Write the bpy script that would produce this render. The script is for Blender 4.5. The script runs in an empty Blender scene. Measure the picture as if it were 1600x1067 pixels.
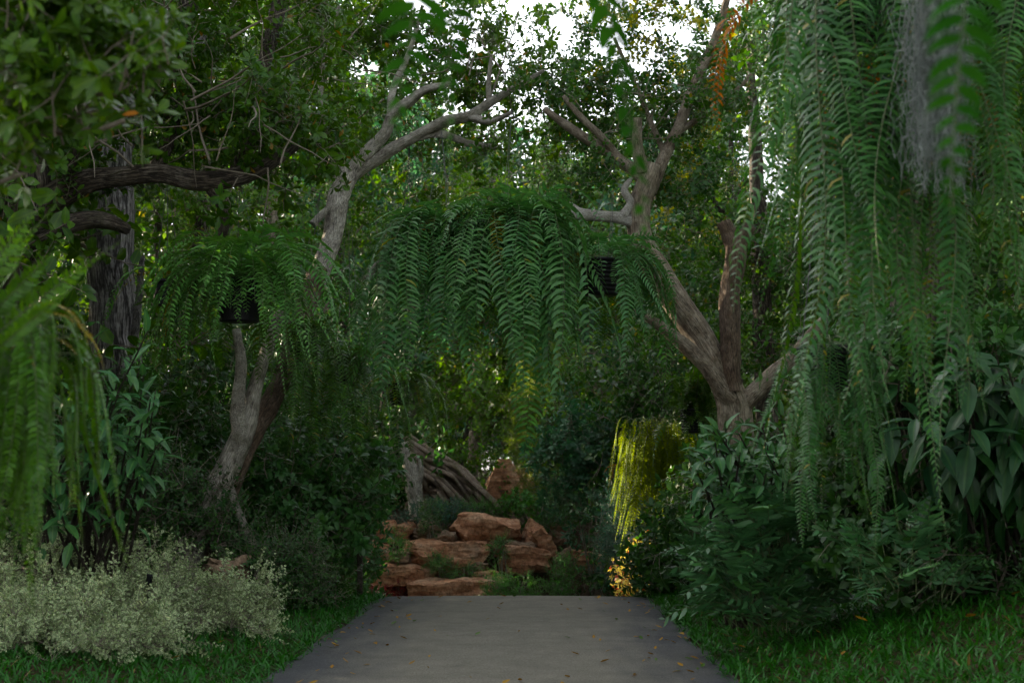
import bpy, math, random
import numpy as np
from mathutils import Vector, Matrix, Euler, Quaternion, noise

# ------------------------------------------------------------------ camera, sky, sun
scene = bpy.context.scene
COL = scene.collection
R = math.radians
FPX = 1600 * 50 / 36
CAM = Vector((0.26, 0.0, 1.45))
CAM_ROT = Euler((R(90 + 5.83), 0, R(0.93)))
cam_data = bpy.data.cameras.new('camera')
cam_data.lens = 50
cam_data.sensor_width = 36
cam_data.clip_start = 0.05
cam_data.clip_end = 800
cam_data.dof.use_dof = True
cam_data.dof.focus_distance = 16.0
cam_data.dof.aperture_fstop = 2.8
cam = bpy.data.objects.new('camera', cam_data)
cam.location = CAM
cam.rotation_euler = CAM_ROT
COL.objects.link(cam)
scene.camera = cam

SUN_DIR = Vector((-0.80, 0.52, 0.33)).normalized()          # towards the sun
world = bpy.data.worlds.new('World')
scene.world = world
world.use_nodes = True
wn = world.node_tree
wn.nodes.clear()
sky = wn.nodes.new('ShaderNodeTexSky')
sky.sky_type = 'NISHITA'
sky.sun_disc = False
sky.sun_elevation = math.asin(SUN_DIR.z)
sky.sun_rotation = math.atan2(SUN_DIR.x, SUN_DIR.y)
sky.air_density = 1.0
sky.dust_density = 3.0
bw = wn.nodes.new('ShaderNodeRGBToBW')
mixw = wn.nodes.new('ShaderNodeMix')
mixw.data_type = 'RGBA'
mixw.inputs[0].default_value = 0.8                          # thin white cloud veil
bg = wn.nodes.new('ShaderNodeBackground')
bg.inputs['Strength'].default_value = 0.15
wo = wn.nodes.new('ShaderNodeOutputWorld')
wn.links.new(sky.outputs[0], bw.inputs[0])
wn.links.new(sky.outputs[0], mixw.inputs[6])
wn.links.new(bw.outputs[0], mixw.inputs[7])
wn.links.new(mixw.outputs[2], bg.inputs['Color'])
wn.links.new(bg.outputs[0], wo.inputs[0])

sun_data = bpy.data.lights.new('sun', 'SUN')
sun_data.energy = 5.0
sun_data.angle = R(0.5)
sun_data.color = (1.0, 0.84, 0.6)
sun = bpy.data.objects.new('sun', sun_data)
sun.rotation_euler = SUN_DIR.to_track_quat('Z', 'Y').to_euler()
sun.location = (-40, 26, 30)
COL.objects.link(sun)

scene.view_settings.view_transform = 'Standard'
scene.view_settings.look = 'None'
scene.view_settings.exposure = 2.45
scene.view_settings.gamma = 1.0
scene.view_settings.use_curve_mapping = False
scene.render.engine = 'CYCLES'
cy = scene.cycles
cy.use_denoising = True
cy.max_bounces = 6
cy.diffuse_bounces = 1
cy.glossy_bounces = 2
cy.transmission_bounces = 3
cy.transparent_max_bounces = 4
cy.sample_clamp_indirect = 3.0
cy.caustics_reflective = False
cy.caustics_refractive = False

rnd = random.Random(7)
nrng = np.random.default_rng(7)

# ------------------------------------------------------------------ placing helpers
_CM = CAM_ROT.to_matrix()
_CI = _CM.inverted()


def at(px, py, Y):
    """the world point at distance Y along the path that the photograph shows at (px, py)"""
    d = _CM @ Vector(((px - 800) / FPX, -(py - 533.5) / FPX, -1))
    return CAM + d * (Y / d.y)


def pix(p):
    v = _CI @ (Vector(p) - CAM)
    if v.z > -0.1:
        return -9999, -9999
    return 800 + FPX * v.x / -v.z, 533.5 - FPX * v.y / -v.z


def m(px, Y):
    return px * Y / FPX


# openings in the canopy: (px, py, rx, ry)
GAPS = [(822, 12, 36, 24), (965, 88, 28, 22), (1185, 245, 28, 42), (1015, 62, 16, 7),
        (562, 112, 14, 20), (1192, 150, 10, 26), (1072, 80, 12, 8), (1215, 300, 18, 16), (880, 70, 14, 12),
        (490, 165, 9, 12), (385, 45, 8, 10), (340, 125, 12, 8), (55, 120, 12, 5), (655, 22, 12, 7)]


def in_gap(p, size=0.0):
    x, y = pix(p)
    e = size * FPX / max(1.0, (Vector(p) - CAM).length)
    for gx, gy, rx, ry in GAPS:
        if ((x - gx) / (rx + e)) ** 2 + ((y - gy) / (ry + e)) ** 2 < 1:
            return True
    return False


# openings that let the low sun through: (a point it reaches, radius)
SHAFTS = [(at(995, 740, 20.5), 0.52), (at(985, 790, 20.4), 0.46), (at(1030, 705, 20.5), 0.46), (at(1018, 830, 20.4), 0.5), (at(996, 898, 20.6), 0.42), (at(1014, 900, 20.6), 0.42), (at(955, 740, 26), 0.35), (at(925, 690, 30), 0.5), (at(840, 600, 34), .45), (at(855, 720, 34), .5),
          (at(760, 590, 44), 1.6), (at(960, 300, 40), 1.2), (at(1000, 310, 44), 1.4), (at(700, 300, 44), 1.4)]


def in_shaft(p):
    p = Vector(p)
    for o, r in SHAFTS:
        v = p - o
        t = v.dot(SUN_DIR)
        if t > 1.2 and (v - SUN_DIR * t).length < r + 0.28:
            return True
    return False


def smooth(t):
    t = min(1, max(0, t))
    return t * t * (3 - 2 * t)


def ground_z(x, y):
    crest = -0.125 * max(0, y - 18.8) if y < 28 else -1.15
    flat = crest
    if y < 18.8:
        flat = 0.0
    elif y < 19.8:
        flat = -0.0625 * (y - 18.8) ** 2
    elif y < 28:
        flat = -0.0625 - 0.125 * (y - 19.8)
    else:
        flat = -1.0875
    left = 0.13 * max(0, -x - 1.95)
    left = min(left, 0.8)
    right = 0.33 * max(0, x - 1.95)
    right = min(right, 1.3)
    z = flat + (left + right) * (1 if y < 20 else max(0.5, 1 - (y - 20) / 10))
    if y > 30.3 and x < 3.5:                                  # bank behind the stacked stones
        z += smooth((y - 30.3) / 1.6) * 1.75 * (1 - smooth((x - 1.5) / 2.0))
    if y > 30:
        z += smooth((y - 33) / 25) * 1.5
    z += 0.05 * noise.noise((x * 0.5, y * 0.5, 0)) * smooth((abs(x) - 2) / 1.5)
    return z


# ------------------------------------------------------------------ materials
MATS = {}


def new_mat(name):
    mt = bpy.data.materials.new(name)
    mt.use_nodes = True
    nt = mt.node_tree
    nt.nodes.clear()
    return mt, nt, nt.nodes, nt.links


def leaf_mat(name, dark, light, vein=0.35, trans=0.35, rough=0.42, tcol=None, odd=None, odd_at=0.93, margin=None, spec=0.35):
    if name in MATS:
        return MATS[name]
    def vivid(c):
        g = .3 * c[0] + .6 * c[1] + .1 * c[2]
        return tuple(max(.004, g + (x - g) * 1.4) for x in c)
    if margin is None:
        dark, light = vivid(dark), vivid(light)
    mt, nt, N, L = new_mat(name)
    out = N.new('ShaderNodeOutputMaterial')
    at_ = N.new('ShaderNodeAttribute')
    at_.attribute_name = 'leaf'
    sep = N.new('ShaderNodeSeparateXYZ')
    L.new(at_.outputs['Vector'], sep.inputs[0])
    oi = N.new('ShaderNodeObjectInfo')
    mx = N.new('ShaderNodeMix')
    mx.data_type = 'RGBA'
    mx.inputs[6].default_value = (*dark, 1)
    mx.inputs[7].default_value = (*light, 1)
    ad = N.new('ShaderNodeMath')
    ad.operation = 'MULTIPLY_ADD'
    L.new(sep.outputs[2], ad.inputs[0])
    ad.inputs[1].default_value = 0.45
    ml = N.new('ShaderNodeMath')
    ml.operation = 'MULTIPLY'
    L.new(oi.outputs['Random'], ml.inputs[0])
    ml.inputs[1].default_value = 0.55
    L.new(ml.outputs[0], ad.inputs[2])
    L.new(ad.outputs[0], mx.inputs[0])
    col = mx.outputs[2]
    # blotches on the blade
    nz = N.new('ShaderNodeTexNoise')
    nz.inputs['Scale'].default_value = 9
    geo = N.new('ShaderNodeNewGeometry')
    L.new(geo.outputs['Position'], nz.inputs['Vector'])
    hs = N.new('ShaderNodeHueSaturation')
    mr = N.new('ShaderNodeMapRange')
    mr.inputs[1].default_value = 0.3
    mr.inputs[2].default_value = 0.7
    mr.inputs[3].default_value = 0.72
    mr.inputs[4].default_value = 1.3
    L.new(nz.outputs[0], mr.inputs[0])
    L.new(mr.outputs[0], hs.inputs['Value'])
    L.new(col, hs.inputs['Color'])
    col = hs.outputs[0]
    if margin:
        ab = N.new('ShaderNodeMath')
        ab.operation = 'ABSOLUTE'
        L.new(sep.outputs[0], ab.inputs[0])
        n2 = N.new('ShaderNodeTexNoise')
        n2.inputs['Scale'].default_value = 60
        L.new(geo.outputs['Position'], n2.inputs['Vector'])
        a2 = N.new('ShaderNodeMath')
        a2.operation = 'ADD'
        L.new(ab.outputs[0], a2.inputs[0])
        L.new(n2.outputs[0], a2.inputs[1])
        gt = N.new('ShaderNodeMapRange')
        gt.inputs[1].default_value = 0.78
        gt.inputs[2].default_value = 0.98
        L.new(a2.outputs[0], gt.inputs[0])
        m3 = N.new('ShaderNodeMix')
        m3.data_type = 'RGBA'
        L.new(gt.outputs[0], m3.inputs[0])
        L.new(col, m3.inputs[6])
        m3.inputs[7].default_value = (*margin, 1)
        col = m3.outputs[2]
    elif vein:
        ab = N.new('ShaderNodeMath')
        ab.operation = 'ABSOLUTE'
        L.new(sep.outputs[0], ab.inputs[0])
        lt = N.new('ShaderNodeMapRange')
        lt.inputs[1].default_value = 0.0
        lt.inputs[2].default_value = 0.22
        lt.inputs[3].default_value = vein
        lt.inputs[4].default_value = 0.0
        L.new(ab.outputs[0], lt.inputs[0])
        m3 = N.new('ShaderNodeMix')
        m3.data_type = 'RGBA'
        L.new(lt.outputs[0], m3.inputs[0])
        L.new(col, m3.inputs[6])
        m3.inputs[7].default_value = (min(1, light[0] * 2.0 + .02), min(1, light[1] * 1.7), min(1, light[2] * 1.6), 1)
        col = m3.outputs[2]
    if odd:
        gt = N.new('ShaderNodeMath')
        gt.operation = 'GREATER_THAN'
        L.new(sep.outputs[2], gt.inputs[0])
        gt.inputs[1].default_value = odd_at
        m4 = N.new('ShaderNodeMix')
        m4.data_type = 'RGBA'
        L.new(gt.outputs[0], m4.inputs[0])
        L.new(col, m4.inputs[6])
        m4.inputs[7].default_value = (*odd, 1)
        col = m4.outputs[2]
    p = N.new('ShaderNodeBsdfPrincipled')
    L.new(col, p.inputs['Base Color'])
    p.inputs['Roughness'].default_value = rough
    p.inputs['Specular IOR Level'].default_value = spec
    tr = N.new('ShaderNodeBsdfTranslucent')
    h2 = N.new('ShaderNodeHueSaturation')
    L.new(col, h2.inputs['Color'])
    h2.inputs['Saturation'].default_value = 1.15
    h2.inputs['Value'].default_value = 1.35
    h2.inputs['Hue'].default_value = 0.485
    L.new(h2.outputs[0], tr.inputs['Color'])
    ms = N.new('ShaderNodeMixShader')
    ms.inputs[0].default_value = trans
    L.new(p.outputs[0], ms.inputs[1])
    L.new(tr.outputs[0], ms.inputs[2])
    L.new(ms.outputs[0], out.inputs[0])
    MATS[name] = mt
    return mt


def bark_mat(name, dark, mid, pale, stretch=5.0, scale=5.0, bump=0.6, pale_at=0.58, cracks=True):
    if name in MATS:
        return MATS[name]
    mt, nt, N, L = new_mat(name)
    out = N.new('ShaderNodeOutputMaterial')
    a = N.new('ShaderNodeAttribute')
    a.attribute_name = 'leaf'                                  # tubes store (around, along, random)
    mp = N.new('ShaderNodeMapping')
    mp.inputs['Scale'].default_value = (1, 1, 1)
    L.new(a.outputs['Vector'], mp.inputs[0])
    tc = N.new('ShaderNodeTexCoord')
    n1 = N.new('ShaderNodeTexNoise')
    n1.inputs['Scale'].default_value = scale
    n1.inputs['Detail'].default_value = 8
    n1.inputs['Roughness'].default_value = 0.65
    sep = N.new('ShaderNodeSeparateXYZ')
    L.new(a.outputs['Vector'], sep.inputs[0])
    # turn (around, along) into a seamless vector
    an = N.new('ShaderNodeMath'); an.operation = 'MULTIPLY'; an.inputs[1].default_value = 2 * math.pi
    L.new(sep.outputs[0], an.inputs[0])
    co = N.new('ShaderNodeMath'); co.operation = 'COSINE'
    si = N.new('ShaderNodeMath'); si.operation = 'SINE'
    L.new(an.outputs[0], co.inputs[0]); L.new(an.outputs[0], si.inputs[0])
    yl = N.new('ShaderNodeMath'); yl.operation = 'MULTIPLY'; yl.inputs[1].default_value = 4.0 / stretch
    L.new(sep.outputs[1], yl.inputs[0])
    cb = N.new('ShaderNodeCombineXYZ')
    L.new(co.outputs[0], cb.inputs[0]); L.new(si.outputs[0], cb.inputs[1]); L.new(yl.outputs[0], cb.inputs[2])
    L.new(cb.outputs[0], n1.inputs['Vector'])
    rp = N.new('ShaderNodeValToRGB')
    rp.color_ramp.elements[0].position = 0.33
    rp.color_ramp.elements[0].color = (*dark, 1)
    rp.color_ramp.elements[1].position = 0.62
    rp.color_ramp.elements[1].color = (*mid, 1)
    L.new(n1.outputs[0], rp.inputs[0])
    n2 = N.new('ShaderNodeTexNoise')
    n2.inputs['Scale'].default_value = 6
    n2.inputs['Detail'].default_value = 9
    n2.inputs['Roughness'].default_value = .7
    L.new(tc.outputs['Object'], n2.inputs['Vector'])
    mr = N.new('ShaderNodeMapRange')
    mr.inputs[1].default_value = pale_at - 0.14
    mr.inputs[2].default_value = pale_at + 0.14
    L.new(n2.outputs[0], mr.inputs[0])
    mx = N.new('ShaderNodeMix'); mx.data_type = 'RGBA'
    L.new(mr.outputs[0], mx.inputs[0])
    L.new(rp.outputs[0], mx.inputs[6])
    mx.inputs[7].default_value = (*pale, 1)
    col = mx.outputs[2]
    hgt = n1.outputs[0]
    n4 = N.new('ShaderNodeTexNoise')
    n4.inputs['Scale'].default_value = scale * 3.2
    n4.inputs['Detail'].default_value = 6
    n4.inputs['Roughness'].default_value = 0.7
    L.new(cb.outputs[0], n4.inputs['Vector'])
    mr4 = N.new('ShaderNodeMapRange')
    mr4.inputs[1].default_value = .36
    mr4.inputs[2].default_value = .62
    mr4.inputs[3].default_value = .28
    mr4.inputs[4].default_value = 1.25
    L.new(n4.outputs[0], mr4.inputs[0])
    h4 = N.new('ShaderNodeHueSaturation')
    L.new(col, h4.inputs['Color'])
    L.new(mr4.outputs[0], h4.inputs['Value'])
    col = h4.outputs[0]
    n5 = N.new('ShaderNodeTexNoise')
    n5.inputs['Scale'].default_value = 2.3
    n5.inputs['Detail'].default_value = 8
    n5.inputs['Roughness'].default_value = .75
    L.new(tc.outputs['Object'], n5.inputs['Vector'])
    mr5 = N.new('ShaderNodeMapRange')
    mr5.inputs[1].default_value = .54
    mr5.inputs[2].default_value = .66
    mr5.inputs[4].default_value = .75
    L.new(n5.outputs[0], mr5.inputs[0])
    mx5 = N.new('ShaderNodeMix'); mx5.data_type = 'RGBA'
    L.new(mr5.outputs[0], mx5.inputs[0])
    L.new(col, mx5.inputs[6])
    mx5.inputs[7].default_value = (mid[0] * .40, mid[1] * .46, mid[2] * .32, 1)
    col = mx5.outputs[2]
    ha = N.new('ShaderNodeMath'); ha.operation = 'MULTIPLY_ADD'
    L.new(n4.outputs[0], ha.inputs[0]); ha.inputs[1].default_value = .8
    L.new(n1.outputs[0], ha.inputs[2])
    hgt = ha.outputs[0]
    if cracks:
        vo = N.new('ShaderNodeTexVoronoi')
        vo.feature = 'DISTANCE_TO_EDGE'
        vo.inputs['Scale'].default_value = scale * 0.9
        mp2 = N.new('ShaderNodeMapping')
        mp2.inputs['Scale'].default_value = (1, 1, 0.55)
        nadd = N.new('ShaderNodeVectorMath'); nadd.operation = 'MULTIPLY_ADD'
        nadd.inputs[1].default_value = (.35, .35, .35)
        L.new(n1.outputs['Color'], nadd.inputs[0])
        L.new(cb.outputs[0], nadd.inputs[2])
        L.new(nadd.outputs[0], mp2.inputs[0])
        L.new(mp2.outputs[0], vo.inputs['Vector'])
        cr = N.new('ShaderNodeMapRange')
        cr.inputs[1].default_value = 0.0
        cr.inputs[2].default_value = 0.12
        L.new(vo.outputs['Distance'], cr.inputs[0])
        m5 = N.new('ShaderNodeMix'); m5.data_type = 'RGBA'
        L.new(cr.outputs[0], m5.inputs[0])
        m5.inputs[6].default_value = (dark[0] * .45, dark[1] * .45, dark[2] * .45, 1)
        L.new(col, m5.inputs[7])
        col = m5.outputs[2]
        ma = N.new('ShaderNodeMath'); ma.operation = 'MULTIPLY_ADD'
        L.new(cr.outputs[0], ma.inputs[0]); ma.inputs[1].default_value = 0.8
        L.new(n1.outputs[0], ma.inputs[2])
        hgt = ma.outputs[0]
    p = N.new('ShaderNodeBsdfPrincipled')
    p.inputs['Roughness'].default_value = 0.85
    p.inputs['Specular IOR Level'].default_value = 0.25
    L.new(col, p.inputs['Base Color'])
    b = N.new('ShaderNodeBump')
    b.inputs['Strength'].default_value = bump
    b.inputs['Distance'].default_value = 0.03
    L.new(hgt, b.inputs['Height'])
    L.new(b.outputs[0], p.inputs['Normal'])
    L.new(p.outputs[0], out.inputs[0])
    MATS[name] = mt
    return mt


def stone_mat(name, c1, c2, c3, scale=3.0):
    if name in MATS:
        return MATS[name]
    mt, nt, N, L = new_mat(name)
    out = N.new('ShaderNodeOutputMaterial')
    tc = N.new('ShaderNodeTexCoord')
    oi = N.new('ShaderNodeObjectInfo')
    sh = N.new('ShaderNodeVectorMath'); sh.operation = 'ADD'
    L.new(tc.outputs['Object'], sh.inputs[0]); L.new(oi.outputs['Random'], sh.inputs[1])
    n1 = N.new('ShaderNodeTexNoise'); n1.inputs['Scale'].default_value = scale; n1.inputs['Detail'].default_value = 9; n1.inputs['Roughness'].default_value = .62
    L.new(sh.outputs[0], n1.inputs['Vector'])
    mp = N.new('ShaderNodeMapping'); mp.inputs['Scale'].default_value = (1, 1, 7)
    L.new(sh.outputs[0], mp.inputs[0])
    n2 = N.new('ShaderNodeTexNoise'); n2.inputs['Scale'].default_value = 1.6; n2.inputs['Detail'].default_value = 6
    L.new(mp.outputs[0], n2.inputs['Vector'])
    rp = N.new('ShaderNodeValToRGB')
    e = rp.color_ramp.elements
    e[0].position = .34; e[0].color = (*c1, 1)
    e[1].position = .68; e[1].color = (*c3, 1)
    e2 = e.new(.5); e2.color = (*c2, 1)
    mx = N.new('ShaderNodeMath'); mx.operation = 'MULTIPLY_ADD'
    mx.inputs[1].default_value = .55
    L.new(n2.outputs[0], mx.inputs[0])
    ms = N.new('ShaderNodeMath'); ms.operation = 'MULTIPLY'; ms.inputs[1].default_value = .5
    L.new(n1.outputs[0], ms.inputs[0]); L.new(ms.outputs[0], mx.inputs[2])
    L.new(mx.outputs[0], rp.inputs[0])
    # grey lichen and soil stains
    n3 = N.new('ShaderNodeTexNoise'); n3.inputs['Scale'].default_value = 2.2; n3.inputs['Detail'].default_value = 7
    L.new(sh.outputs[0], n3.inputs['Vector'])
    mr = N.new('ShaderNodeMapRange'); mr.inputs[1].default_value = .55; mr.inputs[2].default_value = .72
    L.new(n3.outputs[0], mr.inputs[0])
    m2 = N.new('ShaderNodeMix'); m2.data_type = 'RGBA'
    m2f = N.new('ShaderNodeMath'); m2f.operation = 'MULTIPLY'; m2f.inputs[1].default_value = .65
    L.new(mr.outputs[0], m2f.inputs[0]); L.new(m2f.outputs[0], m2.inputs[0])
    L.new(rp.outputs[0], m2.inputs[6]); m2.inputs[7].default_value = (.20, .17, .12, 1)
    n6 = N.new('ShaderNodeTexNoise'); n6.inputs['Scale'].default_value = scale * 4.5; n6.inputs['Detail'].default_value = 8; n6.inputs['Roughness'].default_value = .75
    L.new(sh.outputs[0], n6.inputs['Vector'])
    r6 = N.new('ShaderNodeMapRange'); r6.inputs[1].default_value = .34; r6.inputs[2].default_value = .58; r6.inputs[3].default_value = .35; r6.inputs[4].default_value = 1.2
    L.new(n6.outputs[0], r6.inputs[0])
    h6 = N.new('ShaderNodeHueSaturation'); L.new(m2.outputs[2], h6.inputs['Color']); L.new(r6.outputs[0], h6.inputs['Value'])
    p = N.new('ShaderNodeBsdfPrincipled'); p.inputs['Roughness'].default_value = .9
    p.inputs['Specular IOR Level'].default_value = .2
    L.new(h6.outputs[0], p.inputs['Base Color'])
    b = N.new('ShaderNodeBump'); b.inputs['Strength'].default_value = .7; b.inputs['Distance'].default_value = .04
    a6 = N.new('ShaderNodeMath'); a6.operation = 'ADD'; L.new(mx.outputs[0], a6.inputs[0]); L.new(n6.outputs[0], a6.inputs[1])
    L.new(a6.outputs[0], b.inputs['Height']); L.new(b.outputs[0], p.inputs['Normal'])
    L.new(p.outputs[0], out.inputs[0])
    MATS[name] = mt
    return mt


def plain_mat(name, col, rough=.6, spec=.4, nscale=20, namt=.25, bump=0.0):
    if name in MATS:
        return MATS[name]
    mt, nt, N, L = new_mat(name)
    out = N.new('ShaderNodeOutputMaterial')
    tc = N.new('ShaderNodeTexCoord')
    n1 = N.new('ShaderNodeTexNoise'); n1.inputs['Scale'].default_value = nscale; n1.inputs['Detail'].default_value = 6
    L.new(tc.outputs['Object'], n1.inputs['Vector'])
    mr = N.new('ShaderNodeMapRange'); mr.inputs[1].default_value = .3; mr.inputs[2].default_value = .7
    mr.inputs[3].default_value = 1 - namt; mr.inputs[4].default_value = 1 + namt
    L.new(n1.outputs[0], mr.inputs[0])
    hs = N.new('ShaderNodeHueSaturation'); hs.inputs['Color'].default_value = (*col, 1)
    L.new(mr.outputs[0], hs.inputs['Value'])
    p = N.new('ShaderNodeBsdfPrincipled'); p.inputs['Roughness'].default_value = rough
    p.inputs['Specular IOR Level'].default_value = spec
    L.new(hs.outputs[0], p.inputs['Base Color'])
    if bump:
        b = N.new('ShaderNodeBump'); b.inputs['Strength'].default_value = bump; b.inputs['Distance'].default_value = .02
        L.new(n1.outputs[0], b.inputs['Height']); L.new(b.outputs[0], p.inputs['Normal'])
    L.new(p.outputs[0], out.inputs[0])
    MATS[name] = mt
    return mt


def path_material():
    mt, nt, N, L = new_mat('worn_asphalt')
    out = N.new('ShaderNodeOutputMaterial')
    tc = N.new('ShaderNodeTexCoord')
    sep = N.new('ShaderNodeSeparateXYZ')
    L.new(tc.outputs['Object'], sep.inputs[0])
    nf = N.new('ShaderNodeTexNoise'); nf.inputs['Scale'].default_value = 70; nf.inputs['Detail'].default_value = 8; nf.inputs['Roughness'].default_value = .75
    nm = N.new('ShaderNodeTexNoise'); nm.inputs['Scale'].default_value = 1.1; nm.inputs['Detail'].default_value = 8; nm.inputs['Roughness'].default_value = .6
    mp = N.new('ShaderNodeMapping'); mp.inputs['Scale'].default_value = (2.5, .5, 1)
    L.new(tc.outputs['Object'], nf.inputs['Vector'])
    L.new(tc.outputs['Object'], mp.inputs[0]); L.new(mp.outputs[0], nm.inputs['Vector'])
    # sandy middle, with its light and the shade at the edges painted in
    ab = N.new('ShaderNodeMath'); ab.operation = 'ABSOLUTE'; L.new(sep.outputs[0], ab.inputs[0])
    wob = N.new('ShaderNodeMath'); wob.operation = 'MULTIPLY_ADD'; wob.inputs[1].default_value = 1.3
    L.new(nm.outputs[0], wob.inputs[0]); L.new(ab.outputs[0], wob.inputs[2])
    mr = N.new('ShaderNodeMapRange'); mr.inputs[1].default_value = 1.45; mr.inputs[2].default_value = 2.25
    mr.inputs[3].default_value = 1; mr.inputs[4].default_value = 0
    L.new(wob.outputs[0], mr.inputs[0])
    mx = N.new('ShaderNodeMix'); mx.data_type = 'RGBA'
    L.new(mr.outputs[0], mx.inputs[0])
    mx.inputs[6].default_value = (.060, .060, .063, 1)
    mx.inputs[7].default_value = (.172, .156, .122, 1)
    m2 = N.new('ShaderNodeMapRange'); m2.inputs[1].default_value = .36; m2.inputs[2].default_value = .64
    m2.inputs[3].default_value = .45; m2.inputs[4].default_value = 1.55
    L.new(nf.outputs[0], m2.inputs[0])
    ns = N.new('ShaderNodeTexNoise'); ns.inputs['Scale'].default_value = 2.3; ns.inputs['Detail'].default_value = 9; ns.inputs['Roughness'].default_value = .7
    L.new(tc.outputs['Object'], ns.inputs['Vector'])
    m6 = N.new('ShaderNodeMapRange'); m6.inputs[1].default_value = .35; m6.inputs[2].default_value = .62; m6.inputs[3].default_value = .78; m6.inputs[4].default_value = 1.1
    L.new(ns.outputs[0], m6.inputs[0])
    mm = N.new('ShaderNodeMath'); mm.operation = 'MULTIPLY'; L.new(m2.outputs[0], mm.inputs[0]); L.new(m6.outputs[0], mm.inputs[1])
    hs = N.new('ShaderNodeHueSaturation'); L.new(mm.outputs[0], hs.inputs['Value']); L.new(mx.outputs[2], hs.inputs['Color'])
    p = N.new('ShaderNodeBsdfPrincipled'); p.inputs['Roughness'].default_value = .82; p.inputs['Specular IOR Level'].default_value = .3
    L.new(hs.outputs[0], p.inputs['Base Color'])
    b = N.new('ShaderNodeBump'); b.inputs['Strength'].default_value = .5; b.inputs['Distance'].default_value = .006
    L.new(nf.outputs[0], b.inputs['Height']); L.new(b.outputs[0], p.inputs['Normal'])
    L.new(p.outputs[0], out.inputs[0])
    return mt


# leaf colours
LM = dict(
    tree=leaf_mat('tree_leaf', (.030, .075, .022), (.075, .135, .035), vein=.3, odd=(.22, .14, .02), odd_at=.988),
    tree_near=leaf_mat('near_tree_leaf', (.034, .082, .016), (.080, .138, .028), vein=.35, odd=(.42, .22, .03), odd_at=.992),
    round=leaf_mat('round_tree_leaf', (.022, .060, .024), (.060, .115, .032), vein=.25, odd=(.2, .19, .02), odd_at=.985),
    yellow=leaf_mat('sunlit_yellow_leaf', (.11, .14, .018), (.20, .21, .03), vein=.2, trans=.45),  # the sun's yellow is put into this leaf colour
    back=leaf_mat('far_leaf', (.045, .105, .030), (.115, .185, .052), vein=.0, trans=.4, odd=(.2, .19, .03), odd_at=.97),
    back_blue=leaf_mat('far_blue_leaf', (.035, .085, .050), (.075, .135, .075), vein=.0),
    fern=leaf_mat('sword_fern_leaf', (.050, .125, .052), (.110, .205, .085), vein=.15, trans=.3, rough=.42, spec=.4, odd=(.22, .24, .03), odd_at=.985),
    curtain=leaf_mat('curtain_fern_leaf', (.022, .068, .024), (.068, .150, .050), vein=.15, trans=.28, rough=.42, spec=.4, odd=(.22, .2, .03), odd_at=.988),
    fern_left=leaf_mat('basket_fern_leaf', (.070, .165, .058), (.135, .240, .090), vein=.25, trans=.3, rough=.42, spec=.4, odd=(.22, .24, .03), odd_at=.985),
    fern_near=leaf_mat('bright_fern_leaf', (.042, .100, .016), (.085, .160, .024), vein=.1, trans=.35),
    fern_old=leaf_mat('yellowing_fern_leaf', (.17, .16, .02), (.30, .24, .03), vein=.1, trans=.35),
    fern_dead=leaf_mat('dead_fern_leaf', (.20, .085, .025), (.32, .15, .04), vein=.1, trans=.25, rough=.7),
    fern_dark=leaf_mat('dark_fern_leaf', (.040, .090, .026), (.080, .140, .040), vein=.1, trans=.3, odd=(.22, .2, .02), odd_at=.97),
    fern_sun=leaf_mat('soft_fern_leaf', (.085, .120, .008), (.140, .180, .012), vein=.1, trans=.55, spec=.05, rough=.75),
    fern_blur=leaf_mat('overhead_fern_leaf', (.016, .050, .008), (.032, .078, .012), vein=.1, trans=.12, spec=.02, rough=.9),
    lobed=leaf_mat('lobed_leaf', (.042, .095, .048), (.080, .150, .075), vein=.25, trans=.2, rough=.36),
    broad=leaf_mat('broad_leaf', (.042, .105, .050), (.085, .165, .070), vein=.5, trans=.25, rough=.34),
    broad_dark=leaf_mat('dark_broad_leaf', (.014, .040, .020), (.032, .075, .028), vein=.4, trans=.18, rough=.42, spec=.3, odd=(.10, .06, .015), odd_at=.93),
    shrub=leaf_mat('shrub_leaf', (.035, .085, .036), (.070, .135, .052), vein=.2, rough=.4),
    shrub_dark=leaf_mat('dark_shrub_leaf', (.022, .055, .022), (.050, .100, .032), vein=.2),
    varieg=leaf_mat('variegated_leaf', (.06, .145, .045), (.17, .27, .095), trans=.25, margin=(.46, .52, .28)),
    feather=leaf_mat('feathery_leaf', (.055, .140, .045), (.100, .210, .070), vein=.0),
    plume=leaf_mat('plume_leaf', (.09, .15, .04), (.16, .22, .06), vein=.0, trans=.45),
    blue=leaf_mat('blue_green_leaf', (.030, .075, .055), (.060, .120, .085), vein=.0),
    grass=leaf_mat('grass_blade', (.022, .080, .020), (.050, .138, .036), vein=.0, trans=.3, rough=.45, odd=(.2, .15, .05), odd_at=.985),
    croton=leaf_mat('croton_leaf', (.48, .43, .18), (.60, .58, .30), vein=.5, trans=.3, odd=(.40, .12, .06), odd_at=.8),
    dead=leaf_mat('fallen_leaf_skin', (.16, .09, .03), (.34, .22, .06), vein=.3, trans=.1, rough=.7),
    red=leaf_mat('red_leaf', (.09, .012, .010), (.16, .03, .02), vein=.2, trans=.2),
    moss=leaf_mat('grey_moss', (.17, .19, .18), (.26, .28, .27), vein=.0, trans=.3, rough=.8),
)
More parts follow.
